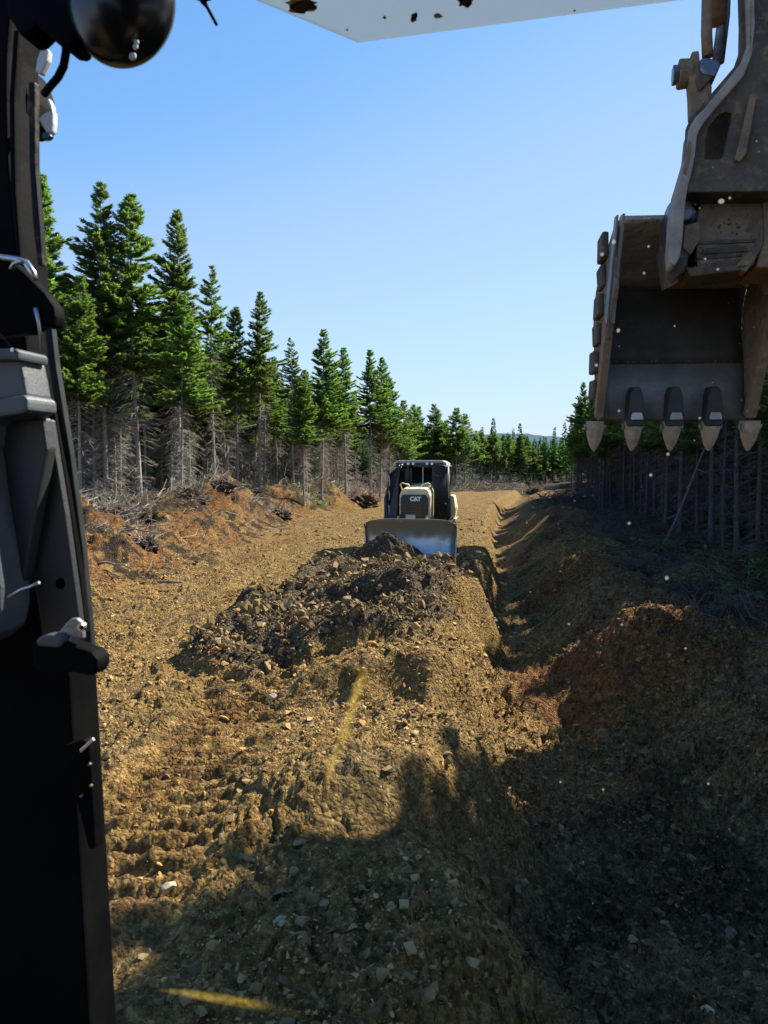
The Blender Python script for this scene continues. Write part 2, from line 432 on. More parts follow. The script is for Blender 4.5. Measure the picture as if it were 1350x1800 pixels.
# ------------------------------------------------------------------ stones
rng = np.random.default_rng(7)
def rock_template(seed, flat=0.55, pts=12):
    r = random.Random(seed)
    bm = bmesh.new()
    for i in range(pts):
        v = Vector((r.gauss(0, 1), r.gauss(0, 1), r.gauss(0, 1))).normalized() * r.uniform(0.72, 1.0)
        bm.verts.new((v.x * r.uniform(0.85, 1.0), v.y * 0.72, v.z * flat))
    res = bmesh.ops.convex_hull(bm, input=bm.verts[:])
    bmesh.ops.delete(bm, geom=[g for g in res['geom_interior'] if isinstance(g, bmesh.types.BMVert)], context='VERTS')
    bmesh.ops.triangulate(bm, faces=bm.faces[:])
    bm.verts.index_update()
    V = np.array([v.co[:] for v in bm.verts]) * 0.5
    F = np.array([[v.index for v in f.verts] for f in bm.faces])
    bm.free()
    return V, F
TEMPL = [rock_template(100 + i, random.Random(i).uniform(0.32, 0.75), 9 + i % 5) for i in range(26)]
def rot_mats(n, tilt, g):
    """random spins about z after a random tilt"""
    a, b, c = g.uniform(0, 2 * np.pi, n), g.normal(0, tilt, n), g.normal(0, tilt, n)
    ca, sa, cb, sb, cc, sc = np.cos(a), np.sin(a), np.cos(b), np.sin(b), np.cos(c), np.sin(c)
    Z = np.zeros(n); O = np.ones(n)
    Rz = np.stack([ca, -sa, Z, sa, ca, Z, Z, Z, O], -1).reshape(n, 3, 3)
    Rx = np.stack([O, Z, Z, Z, cb, -sb, Z, sb, cb], -1).reshape(n, 3, 3)
    Ry = np.stack([cc, Z, sc, Z, O, Z, -sc, Z, cc], -1).reshape(n, 3, 3)
    return Rz @ Rx @ Ry
def merge_instances(templ, which, pos, mats, scale, tint):
    Vs, Fs, Cs, base = [], [], [], 0
    for k, (V, F) in enumerate(templ):
        i = np.nonzero(which == k)[0]
        if not len(i): continue
        P = np.einsum('nij,vj->nvi', mats[i], V) * scale[i][:, None, None] + pos[i][:, None, :]
        n, v = P.shape[:2]
        Vs.append(P.reshape(-1, 3)); Cs.append(np.repeat(tint[i], v, 0))
        Fs.append((F[None] + (np.arange(n) * v)[:, None, None] + base).reshape(-1, F.shape[1])); base += n * v
    return np.concatenate(Vs), np.concatenate(Fs), np.concatenate(Cs)
def rock_material():
    m = bpy.data.materials.new('stone'); m.use_nodes = True
    n, l = m.node_tree.nodes, m.node_tree.links
    p = n['Principled BSDF']; p.inputs['Roughness'].default_value = 0.85; p.inputs['Specular IOR Level'].default_value = 0.25
    a = n.new('ShaderNodeAttribute'); a.attribute_name = 'tint'
    tc = n.new('ShaderNodeTexCoord'); t = n.new('ShaderNodeTexNoise'); t.inputs['Scale'].default_value = 30; t.inputs['Detail'].default_value = 6; l.new(tc.outputs['Object'], t.inputs['Vector'])
    r = n.new('ShaderNodeMapRange'); r.inputs['From Min'].default_value = 0.3; r.inputs['From Max'].default_value = 0.7; r.inputs['To Min'].default_value = 0.6; r.inputs['To Max'].default_value = 1.15; l.new(t.outputs['Fac'], r.inputs['Value'])
    hs = n.new('ShaderNodeHueSaturation'); l.new(a.outputs['Color'], hs.inputs['Color']); l.new(r.outputs['Result'], hs.inputs['Value']); l.new(hs.outputs['Color'], p.inputs['Base Color'])
    b = n.new('ShaderNodeBump'); b.inputs['Strength'].default_value = 0.5; b.inputs['Distance'].default_value = 0.01; l.new(t.outputs['Fac'], b.inputs['Height']); l.new(b.outputs['Normal'], p.inputs['Normal'])
    return m
M['stone'] = rock_material()
def stone_tint(n, g, o, k):
    """dusty tan to grey brown; more orange in orange soil, greyer in the shot rock"""
    base = np.array([0.33, 0.198, 0.066])[None] * (1 - k[:, None]) + np.array([0.235, 0.148, 0.056])[None] * k[:, None]
    base = base * (1 - 0.6 * o[:, None]) + np.array([0.33, 0.16, 0.055])[None] * 0.6 * o[:, None]
    v = np.exp(g.normal(0, 0.28, n))[:, None]
    pale = (g.random(n) < 0.03)[:, None]
    c = base * v
    c = np.where(pale, np.array([0.38, 0.29, 0.15])[None] * np.clip(v, 0.8, 1.2), c)
    return np.clip(c, 0.02, 0.6)
def scatter(n, ylo, yhi, g, tmax=0.62):
    Y = np.exp(g.uniform(np.log(ylo), np.log(yhi), n)); t = g.uniform(-tmax, tmax, n)
    return t * Y, Y
def ditch_mask(X, Y): return sstep(0.0, 0.6, X - x_edge(Y))
CHIPS = [rock_template(800 + i, random.Random(i).uniform(0.35, 0.8), 6) for i in range(14)]
def gravel(n, ylo, yhi, chips):
    X, Y = scatter(n, ylo, yhi, rng)
    rz = rubble_zone(X, Y)
    dm = ditch_mask(X, Y)
    lb = sstep(0.2, 1.5, x_left(Y) - X)
    cx = -1.85 + 0.02 * (Y - 8)
    tm = sstep(0.8, 0.5, np.abs(X - cx)) * sstep(11.5, 10.5, Y)
    right = sstep(3.0, 4.5, X - x_ditch(Y))
    clump = np.clip(0.60 + 0.9 * fbm(X * 0.9, Y * 0.6, 401, 3), 0.08, 1)
    if chips: prob = np.clip(clump * (1 - 0.75 * tm) * (1 - 0.6 * lb) * (1 - 0.15 * right), 0, 1)
    else: prob = np.clip((0.55 + 0.3 * dm * sstep(14, 9, Y) + 0.5 * sstep(-1.6, -0.6, X) * (1 - dm)) * clump * (1 - 0.9 * tm) * (1 - 0.8 * lb) * (1 - 0.35 * right) + rz, 0, 1)
    prob = prob * (0.50 + 0.50 * sstep(6.0, 8.0, Y))
    if not chips: prob = prob * (0.45 + 0.55 * sstep(5.5, 8.5, Y))
    keep = rng.random(n) < prob
    X, Y, rz, dm = X[keep], Y[keep], rz[keep], dm[keep]; n = len(X)
    if chips:
        s = (0.016 * rng.pareto(2.2, n) + 0.016) * np.clip(Y / 7, 0.8, 2.6); s = np.clip(s, 0.014, 0.13) * (0.72 + 0.28 * sstep(6, 9, Y))
    else:
        s = 0.022 * rng.pareto(2.1, n) + 0.020
        s = np.where(rz > 0.5, np.clip(s * 1.75, 0.05, 0.26), np.clip(s * (1.35 + 0.2 * dm), 0.02, 0.16))
        s = s * np.clip(0.8 + Y / 40, 0.8, 1.8)
    z = height(X, Y)
    o, g_, k = soil(X, Y, z)
    lift = np.where(rz > 0.5, 0.30, 0.08) * s
    c = stone_tint(n, rng, o, k)
    c = c * (1 - 0.55 * (g_ * dm))[:, None] * (1 - 0.25 * dm)[:, None]                     # stones darker in the ditch, its shade put into their tint
    return X, Y, z + lift, s, c, np.where(rz > 0.5, 0.7, 0.35), rz
def build_stones():
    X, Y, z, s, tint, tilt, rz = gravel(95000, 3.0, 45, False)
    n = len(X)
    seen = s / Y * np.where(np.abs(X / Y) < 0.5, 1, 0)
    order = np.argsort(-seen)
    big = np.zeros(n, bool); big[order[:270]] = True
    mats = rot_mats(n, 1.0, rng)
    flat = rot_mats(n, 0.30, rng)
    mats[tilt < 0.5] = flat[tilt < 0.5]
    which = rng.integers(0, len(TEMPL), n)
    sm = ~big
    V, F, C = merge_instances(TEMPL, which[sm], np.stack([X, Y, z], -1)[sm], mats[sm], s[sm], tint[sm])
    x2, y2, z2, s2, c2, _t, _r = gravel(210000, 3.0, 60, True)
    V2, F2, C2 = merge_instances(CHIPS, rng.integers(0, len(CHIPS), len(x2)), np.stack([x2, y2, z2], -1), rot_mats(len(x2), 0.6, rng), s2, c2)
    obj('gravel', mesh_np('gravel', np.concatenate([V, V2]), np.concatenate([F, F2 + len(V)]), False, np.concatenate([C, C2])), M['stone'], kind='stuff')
    print('gravel tris', len(F), len(F2))
    # the stones that show largest are things of their own
    shared = {}
    for i in np.nonzero(big)[0]:
        tone = int(np.clip(np.round(np.log(max(tint[i, 0], 0.05) / 0.12) / 0.35), 0, 4))
        key = (which[i] % 13, tone)
        if key not in shared:
            Vt, Ft = TEMPL[which[i] % 13]
            c = np.array([0.12, 0.083, 0.036]) * math.exp(0.30 * tone)
            shared[key] = mesh_np('stone', Vt, Ft, False, np.repeat(c[None], len(Vt), 0))
            shared[key].materials.append(M['stone'])
        o = bpy.data.objects.new('stone', shared[key]); col.objects.link(o)
        o.matrix_world = Matrix.Translation((X[i], Y[i], z[i])) @ Matrix(mats[i].tolist()).to_4x4() @ Matrix.Scale(float(s[i]), 4)
        if rz[i] > 0.5:
            o['label'] = 'angular brown rock lying loose in the heap of shot rubble before the bulldozer'; o['group'] = 'rocks of the rubble heap'
        elif X[i] > x_edge(np.array(Y[i])):
            o['label'] = 'dusty stone lying on the shaded floor of the ditch'; o['group'] = 'stones in the ditch'
        else:
            o['label'] = 'tan angular stone lying on the rough gravel of the roadbed'; o['group'] = 'stones on the roadbed'
        o['category'] = 'rock'
build_stones()
def pale_stone(u, v, size, c, label, seed, flat=0.7, zg=0.0):
    p = on_z(u, v, zg)
    for _ in range(6):
        p = on_z(u, v, float(height(np.array([p.x]), np.array([p.y]))[0]))
    V, F = rock_template(seed, flat, 22)
    me = mesh_np('pale_stone', V * size, F, False, np.repeat(np.array([c]), len(V), 0))
    o = obj('pale_stone', me, M['stone'], loc=(p.x, p.y, p.z + 0.12 * size), label=label, category='rock', group='pale stones')
    o.rotation_euler = (0.15, -0.1, seed * 1.3)
pale_stone(503, 1465, 0.15, (0.52, 0.48, 0.40), 'pale grey rounded stone at the edge of the shadow on the roadbed', 5, 0.75)
pale_stone(298, 1562, 0.16, (0.50, 0.42, 0.24), 'flat yellowish stone just above the big shadow near the cab', 8, 0.5)
pale_stone(492, 1630, 0.16, (0.36, 0.33, 0.27), 'blunt grey stone lying inside the big shadow on the road', 11, 0.6)
pale_stone(478, 1228, 0.19, (0.50, 0.40, 0.28), 'pinkish tan stone beside the track prints', 14, 0.6)
pale_stone(670, 1790, 0.16, (0.50, 0.40, 0.22), 'big tan stone in the sunlit patch at the lowest edge of the picture', 17, 0.7)
pale_stone(1245, 1783, 0.15, (0.48, 0.38, 0.22), 'tan stone in the small sunlit patch on the ditch floor', 19, 0.7)
# ------------------------------------------------------------------ spruces
def wood_material(name, a, b, rough=0.9, sc=9.0):
    m = mat(name, a, rough, second=b, scale=sc, lo=0.35, hi=0.65, spec=0.15, bump_s=0.5, bump_scale=30)
    return m
def needle_material():
    m = bpy.data.materials.new('needles'); m.use_nodes = True
    n, l = m.node_tree.nodes, m.node_tree.links
    n.remove(n['Principled BSDF']); out = n['Material Output']
    a = n.new('ShaderNodeAttribute'); a.attribute_name = 'tint'
    oi = n.new('ShaderNodeObjectInfo')
    hs = n.new('ShaderNodeHueSaturation'); l.new(a.outputs['Color'], hs.inputs['Color'])
    mr = n.new('ShaderNodeMapRange'); mr.inputs['To Min'].default_value = 0.75; mr.inputs['To Max'].default_value = 1.3; l.new(oi.outputs['Random'], mr.inputs['Value']); l.new(mr.outputs['Result'], hs.inputs['Value'])
    mr2 = n.new('ShaderNodeMapRange'); mr2.inputs['To Min'].default_value = 0.485; mr2.inputs['To Max'].default_value = 0.52; l.new(oi.outputs['Random'], mr2.inputs['Value']); l.new(mr2.outputs['Result'], hs.inputs['Hue'])
    d = n.new('ShaderNodeBsdfDiffuse'); l.new(hs.outputs['Color'], d.inputs['Color'])
    t = n.new('ShaderNodeBsdfTranslucent')
    l.new(mixnode(m, 1.0, hs.outputs['Color'], (1.0, 1.15, 0.45), 'MULTIPLY'), t.inputs['Color'])
    mx = n.new('ShaderNodeMixShader'); mx.inputs[0].default_value = 0.54
    l.new(d.outputs[0], mx.inputs[1]); l.new(t.outputs[0], mx.inputs[2])
    g = n.new('ShaderNodeBsdfGlossy'); g.inputs['Roughness'].default_value = 0.5; g.inputs['Color'].default_value = (0.8, 0.85, 0.9, 1)
    m2 = n.new('ShaderNodeMixShader'); m2.inputs[0].default_value = 0.025
    l.new(mx.outputs[0], m2.inputs[1]); l.new(g.outputs[0], m2.inputs[2]); l.new(m2.outputs[0], out.inputs['Surface'])
    return m
M['needles'] = needle_material()
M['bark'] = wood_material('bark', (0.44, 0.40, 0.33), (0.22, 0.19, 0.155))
M['shaded_bark'] = wood_material('shaded_bark', (0.13, 0.125, 0.12), (0.06, 0.056, 0.052))
M['shaded_twig'] = wood_material('shaded_twig', (0.15, 0.14, 0.13), (0.08, 0.075, 0.07))  # darker wood copies with the stand's shade put into their colour
M['twig'] = wood_material('twig', (0.40, 0.36, 0.31), (0.22, 0.19, 0.16))

def tubes_np(P, rad, seg=3):
    """P: n x k x 3 polylines, rad: n x k -> vertices and quads of n thin tubes"""
    n, k, _ = P.shape
    T = np.gradient(P, axis=1); T /= np.linalg.norm(T, axis=2, keepdims=True) + 1e-9
    ref = np.array([0.31, 0.17, 0.94]); A = np.cross(T, ref); A /= np.linalg.norm(A, axis=2, keepdims=True) + 1e-9
    B = np.cross(T, A)
    ang = np.arange(seg) * 2 * np.pi / seg
    V = P[:, :, None, :] + rad[:, :, None, None] * (A[:, :, None, :] * np.cos(ang)[None, None, :, None] + B[:, :, None, :] * np.sin(ang)[None, None, :, None])
    idx = np.arange(n * k * seg).reshape(n, k, seg)
    nx = np.roll(idx, -1, 2)
    F = np.stack([idx[:, :-1], nx[:, :-1], nx[:, 1:], idx[:, 1:]], -1).reshape(-1, 4)
    return V.reshape(-1, 3), F
def ribbons_np(P0, D, L, W, N, droop=0.0):
    """tapered needle sprays: a diamond-like quad from P0 along D"""
    S = np.cross(D, N); S /= np.linalg.norm(S, axis=1, keepdims=True) + 1e-9
    a = P0; b = P0 + D * (L * 0.45)[:, None] + S * W[:, None]; c = P0 + D * L[:, None]; d = P0 + D * (L * 0.45)[:, None] - S * W[:, None]
    c = c + np.array([0, 0, -1.0])[None] * (L * droop)[:, None]
    V = np.stack([a, b, c, d], 1).reshape(-1, 3)
    F = np.arange(len(V)).reshape(-1, 4)
    return V, F
def spruce(seed, H, base, rmax, dens=1.0, dead=170, forked=False, sprays=56, needle=0.98, segs=8):
    g = np.random.default_rng(seed)
    def axis(z):
        return np.stack([0.10 * np.sin(z * 0.35 + seed) * z / H, 0.10 * np.cos(z * 0.28 + seed * 2) * z / H, z], -1)
    zt = np.linspace(-0.25, H, 22)
    r0 = 0.0072 * H
    V, F = tubes_np(axis(zt)[None], (r0 * np.clip(1 - zt / H, 0, 1) ** 0.85 + 0.006)[None] * (1 + 0.5 * np.exp(-np.clip(zt, 0, 9) * 5))[None], segs)
    trunk = mesh_np('trunk', V, F, True)
    # live crown
    nb = int(dens * 36 * H * (1 - base))
    t = g.random(nb) ** 0.80
    t = np.clip((np.floor(t * (H * (1 - base) / 0.34)) + g.normal(0.5, 0.60, nb)) * 0.34 / (H * (1 - base)), 0, 0.985)
    z0 = H * (base + (1 - base) * t)
    lob = 1 + 0.20 * np.sin(t * 23 + seed) + 0.12 * np.sin(t * 57 + 2 * seed) + g.normal(0, 0.21, nb)
    az = g.uniform(0, 2 * np.pi, nb)
    sidey = 1 + 0.22 * np.cos(az - seed) + 0.15 * np.cos(3 * az + t * 9 + seed)
    low = 1 - 0.45 * np.clip((0.10 - t) / 0.10, 0, 1)
    Lb = np.clip((rmax * 1.16 * (1 - t) ** 0.98 * lob * sidey * low) + 0.10, 0.08, None)
    lift = 0.75 * t - 0.18
    dr = 0.42 * (1 - t)
    A0 = axis(z0)
    dirh = np.stack([np.cos(az), np.sin(az), 0 * az], -1)
    def curve(i, s):
        return A0[i] + dirh[i] * (Lb[i] * s)[:, None] + np.array([0, 0, 1.0])[None] * (Lb[i] * (lift[i] * s - dr[i] * s * (1.4 - s) + 0.10 * s ** 3))[:, None]
    s5 = np.linspace(0, 0.95, 4)
    Pb = np.stack([curve(np.arange(nb), np.full(nb, s)) for s in s5], 1)
    Vb, Fb = tubes_np(Pb, np.linspace(0.016, 0.004, 4)[None] * np.clip(Lb, 0.3, 1.5)[:, None], 3)
    cnt = (sprays * np.clip(Lb / 1.0, 0.12, 2.0)).astype(int) + 6
    i = np.repeat(np.arange(nb), cnt)
    s = np.clip(1 - g.random(len(i)) ** 1.35 * 0.90, 0.08, 1.0)
    P0 = curve(i, s)
    e = 0.03; Tn = curve(i, np.clip(s + e, 0, 1.03)) - curve(i, np.clip(s - e, 0, 1))
    Tn /= np.linalg.norm(Tn, axis=1, keepdims=True) + 1e-9
    side = np.cross(Tn, np.array([0, 0, 1.0])); side /= np.linalg.norm(side, axis=1, keepdims=True) + 1e-9
    sg = np.where(g.random(len(i)) < 0.5, -1, 1) * g.uniform(0.25, 1.15, len(i))
    V2, F2, C2, off = [], [], [], 0
    bt = (0.8 + 0.5 * g.random(nb))[i]
    for f in range(3):
        D = Tn + side * (sg + g.normal(0, 0.30, len(i)))[:, None] + np.array([0, 0, 1.0])[None] * g.normal(-0.02 + 0.18 * (f == 0), 0.30, len(i))[:, None]
        D /= np.linalg.norm(D, axis=1, keepdims=True)
        Ls = g.uniform(0.13, 0.30, len(i)) * (0.55 + 0.45 * np.clip(Lb[i], 0, 1.15)) * needle
        Ws = Ls * g.uniform(0.075, 0.145, len(i))
        N = g.normal(0, 0.6, (len(i), 3)) + np.array([0, 0, 1.0])
        v, ff = ribbons_np(P0 + g.normal(0, 0.025, P0.shape), D, Ls, Ws, N, 0.08)
        young = np.clip((s - 0.75) * 3, 0, 1) * g.random(len(i))
        c = (np.array([0.146, 0.208, 0.076])[None] * (1 - young[:, None]) + np.array([0.26, 0.33, 0.095])[None] * young[:, None]) * bt[:, None] * g.uniform(0.7, 1.3, len(i))[:, None]
        yel = (t[i] < 0.12) & (g.random(len(i)) < 0.30)
        c = np.where(yel[:, None], np.array([0.12, 0.11, 0.035])[None], c)
        V2.append(v); F2.append(ff + off); C2.append(np.repeat(c, 4, 0)); off += len(v)
    # leader: a bare shoot with a few short needles
    zl_ = g.uniform(H * 0.955, H * 1.0, 46); al = g.uniform(0, 6.283, 46)
    Dl = np.stack([np.cos(al) * 0.6, np.sin(al) * 0.6, np.full(46, 0.8)], -1)
    v, ff = ribbons_np(axis(zl_), Dl, np.full(46, 0.11), np.full(46, 0.014), g.normal(0, 1, (46, 3)), 0.0)
    V2.append(v); F2.append(ff + off); C2.append(np.full((len(v), 3), [0.075, 0.125, 0.046])); off += len(v)
    V2 = np.concatenate(V2); F2 = np.concatenate(F2); C2 = np.concatenate(C2)
    crown = mesh_np('crown', np.concatenate([V2, Vb]), np.concatenate([F2, Fb + len(V2)]), False, np.concatenate([C2, np.repeat([[0.06, 0.045, 0.03]], len(Vb), 0)]))
    # dead lower limbs with twigs
    nd = dead
    zd = H * base * 1.12 * g.random(nd) ** 0.80 + 0.12
    azd = g.uniform(0, 2 * np.pi, nd)
    Ld = (rmax * 0.72 * g.uniform(0.3, 1.05, nd)) * np.clip(0.45 + zd / (H * base + 0.1), 0.5, 1.1)
    Ad = axis(zd); dd = np.stack([np.cos(azd), np.sin(azd), 0 * azd], -1)
    sl = g.normal(0.05, 0.22, nd); cv = g.uniform(0.25, 0.85, nd)
    def dcurve(j, s): return Ad[j] + dd[j] * (Ld[j] * s)[:, None] + np.array([0, 0, 1.0])[None] * (Ld[j] * (sl[j] * s - cv[j] * s * s))[:, None]
    Pd = np.stack([dcurve(np.arange(nd), np.full(nd, s)) for s in np.linspace(0, 1, 4)], 1)
    Vd, Fd = tubes_np(Pd, np.linspace(0.0125, 0.005, 4)[None] * np.ones((nd, 1)), 3)
    j = np.repeat(np.arange(nd), 5); s = g.uniform(0.2, 0.95, len(j))
    Q0 = dcurve(j, s); lat = np.cross(dd[j], np.array([0, 0, 1.0])) * np.where(g.random(len(j)) < 0.5, -1, 1)[:, None]
    Dt = dd[j] * 0.7 + lat * g.uniform(0.3, 1.0, len(j))[:, None] + np.array([0, 0, -1.0])[None] * g.uniform(0.0, 0.6, len(j))[:, None]
    Lt = g.uniform(0.12, 0.42, len(j))
    Q1 = Q0 + Dt * (Lt * 0.5)[:, None]; Q2 = Q0 + Dt * Lt[:, None] + np.array([0, 0, -0.10])[None] * Lt[:, None]
    Vt, Ft = tubes_np(np.stack([Q0, Q1, Q2], 1), np.array([[0.009, 0.007, 0.004]]) * np.ones((len(j), 1)), 3)
    limbs = mesh_np('dead_limbs', np.concatenate([Vd, Vt]), np.concatenate([Fd, Ft + len(Vd)]), False)
    for me, k in ((trunk, 'bark'), (crown, 'needles'), (limbs, 'twig')): me.materials.append(M[k])
    return dict(trunk=trunk, crown=crown, dead_limbs=limbs, H=H)
KINDS = [spruce(11, 14.0, 0.43, 1.40), spruce(12, 14.0, 0.46, 1.65, 1.05), spruce(13, 14.0, 0.42, 1.25), spruce(14, 14.0, 0.52, 1.30, 0.80),
         spruce(15, 14.0, 0.57, 1.20, 0.62), spruce(16, 14.0, 0.44, 1.55, 0.95), spruce(17, 14.0, 0.60, 1.05, 0.55, 150)]
FARK = [spruce(21, 10.0, 0.42, 1.35, 0.9, 80, sprays=12, needle=1.5, segs=5), spruce(22, 10.0, 0.38, 1.55, 0.9, 80, sprays=12, needle=1.5, segs=5), spruce(23, 10.0, 0.48, 1.20, 0.8, 90, sprays=12, needle=1.5, segs=5)]
tg = random.Random(5)
def plant(kind, x, y, H, label, group=None, rz=None, wide=1.0, z=None, lean=0.02):
    k = KINDS[kind] if kind < 100 else FARK[kind - 100]
    if z is None: z = float(height(np.array([x]), np.array([y]), False)[0])
    o = thing('spruce_tree', label, 'tree', (x, y, z - 0.05), tg.uniform(0, 6.28) if rz is None else rz, group)
    o.rotation_euler = (tg.gauss(0, lean), tg.gauss(0, lean), o.rotation_euler.z)
    s = H / k['H']; o.scale = (s * wide, s * wide, s)
    for nm in ('trunk', 'crown', 'dead_limbs'):
        c = bpy.data.objects.new(nm, k[nm]); col.objects.link(c); c.parent = o
        if group == GC and nm != 'crown':                        # shade of the stand put into darker bark and twig colours
            c.material_slots[0].link = 'OBJECT'; c.material_slots[0].material = M['shaded_bark' if nm == 'trunk' else 'shaded_twig']
    return o
def plant_px(kind, u, v_top, Y, label, group=None, wide=1.0, du=0, **kw):
    """front-row tree: column u of its trunk, height from its top"""
    p = at(u, 850, Y); top = at(u, v_top, Y)
    z = float(height(np.array([p.x]), np.array([Y]), False)[0])
    return plant(kind, p.x, Y, top.z - z + 0.05, label, group, wide=wide, z=z, **kw)
GA, GB, GC = 'spruces of the sunlit stand beyond the slash bank', 'spruces closing off the far end of the road', 'spruces of the shaded stand beyond the ditch'
LA = 'dark green spruce with bare grey lower trunk in the sunlit stand'
LB = 'small dark spruce in the row that closes off the far end of the road'
LC = 'slim shaded spruce with dead lower limbs in the dark stand beyond the ditch'
for kd, u, vt, Y, w, lb in [
    (1, 60, 300, 31.5, 1.1, 'tall spruce half hidden behind the black cab pillar'),
    (1, 92, 345, 34.0, 1.05, 'first tall spruce beside the black cab pillar'),
    (5, 140, 480, 30.5, 1.15, 'shorter spruce with a thin pale trunk next to the cab pillar'),
    (0, 186, 322, 33.5, 1.05, 'tallest narrow pointed spruce, second from the cab pillar'),
    (1, 246, 342, 34.0, 1.15, 'broad tall spruce with a bright green flank'),
    (2, 318, 368, 36.0, 1.0, 'slender tall spruce with a spire top past the broad bright one'),
    (0, 318, 520, 33.5, 1.2, 'bright yellow green spruce in front of the slender spire'),
    (4, 377, 470, 38.0, 1.0, 'spruce with a long bare pale trunk and thin high crown'),
    (1, 418, 540, 44.0, 1.0, 'full spruce with low dark crown between two thin ones'),
    (3, 457, 515, 45.0, 1.05, 'lone thin spruce with a ragged top above its neighbours'),
    (6, 516, 595, 52.0, 1.0, 'small pointed spruce with a tiny detached top'),
    (5, 534, 650, 46.0, 1.15, 'short bright green spruce on a bare pole trunk'),
    (0, 565, 580, 54.0, 1.1, 'spruce with a long needle-like leader'),
    (3, 608, 612, 58.0, 1.15, 'spruce with bare straight trunk and open crown, behind the brush pile'),
    (0, 652, 615, 63.0, 1.05, 'tall spruce standing just beside the bulldozer, first of a pair'),
    (2, 668, 628, 66.0, 1.1, 'tall spruce close behind its twin beside the bulldozer'),
    (1, 686, 660, 68.0, 1.0, 'last spruce of the sunlit stand before the gap in the trees')]:
    plant_px(kd, u, vt, Y, lb, GA, w)
rt = random.Random(41)
nA = 0
for row in range(5):                                            # filling rows behind
    Y = 27.0 + row * 0.8
    while Y < 86:
        Y += rt.uniform(1.2, 2.1) * (1 + Y / 90)
        x = float(x_stand(np.array(Y))) - 0.8 - row * 1.9 + rt.uniform(-0.9, 0.9)
        u = 675 + x / Y * FPX
        if u < -120: continue
        plant(rt.choice([0, 0, 1, 2, 3, 3, 5, 6, 4]), x, Y, rt.uniform(9.2, 12.0) + (0.5 if row > 3 else 0), LA, GA, wide=rt.uniform(1.0, 1.3)); nA += 1
for u, vt, Y in [(708, 705, 96), (722, 712, 100), (738, 716, 101), (757, 712, 103), (768, 728, 105), (785, 740, 106), (802, 718, 104), (818, 728, 106), (836, 758, 110), (848, 760, 112), (860, 766, 113), (872, 768, 116), (885, 764, 118),
                 (900, 774, 119), (912, 778, 121), (925, 786, 124), (938, 790, 125), (950, 788, 126), (968, 786, 124), (984, 790, 126), (998, 788, 124)]:
    plant_px(100 + rt.randrange(3), u, vt, Y, LB, GB, rt.uniform(1.0, 1.3))
nB = 0
for row in range(2):
    u = 690
    while u < 1040:
        u += rt.uniform(11, 19)
        Y = 99 + (u - 700) * 0.09 + row * 4 + rt.uniform(-2, 2)
        plant(100 + rt.randrange(3), (u - 675) / FPX * Y, Y, rt.uniform(6.8, 8.8) * (1 - 0.10 * sstep(760, 900, u)), LB, GB, wide=rt.uniform(1.0, 1.25)); nB += 1
# shaded stand beyond the ditch
for kd, u, vt, Y, lb in [
    (0, 1022, 672, 70.0, 'first spruce of the shaded stand, green top showing beside the bucket teeth'),
    (4, 1014, 700, 74.0, 'thin spruce at the far corner of the shaded stand'),
    (6, 1298, 300, 24.5, 'pale straight trunk standing nearest the ditch under the outer bucket tooth'),
    (6, 1252, 300, 27.0, 'dark thick trunk beside the pale one, under the bucket'),
    (3, 1196, 300, 31.0, 'trunk rising beside the leaning dead pole'),
    (4, 1172, 360, 34.0, 'spruce trunk just behind the leaning dead pole')]:
    plant_px(kd, u, vt, Y, lb, GC)
nC = 0
for kd, x, y, h in [(1, 11.0, 12.3, 14.4), (5, 12.6, 11.4, 16.0), (1, 10.4, 9.8, 14.0), (5, 13.6, 13.4, 17.0), (0, 11.6, 9.2, 14.0), (1, 12.9, 9.8, 15.0)]:
    plant(kd, x, y, h, LC, GC, wide=1.15)
for row in range(5):
    Y = 3.0 + row * 0.7
    while Y < 76:
        Y += rt.uniform(1.2, 2.1) * (1 + Y / 85) * (1.25 if row > 2 else 1.0)
        x = float(x_stand_right(np.array(Y))) + 0.5 + row * 2.0 + rt.uniform(-0.8, 0.8)
        if Y < 22 and row > 2: continue
        # open ground towards the road: the shade of the stand ends near the edge of the ditch
        H_ = rt.uniform(12.5, 15.5)
        if (x - 0.9) * -0.59 + (Y - 4.9) * 0.81 > 0.8:
            yt = Y - 7.0; H_ = min(H_, max(8.0, (x - (float(x_edge(np.array(yt))) + (4.4 if 10.5 < yt < 16 else 3.8 if 19 < yt < 23 else 1.3) + rt.uniform(-0.5, 0.9))) / 0.90))
        if abs((x - 0.1) * -0.588 + (Y - 0.9) * 0.809) < 2.2: H_ = min(H_, 11.8)
        plant(rt.choice([0, 1, 2, 5, 3, 3, 5]), x, Y, H_, LC, GC, wide=rt.uniform(0.95, 1.2)); nC += 1
print('trees', nA, nB, nC)
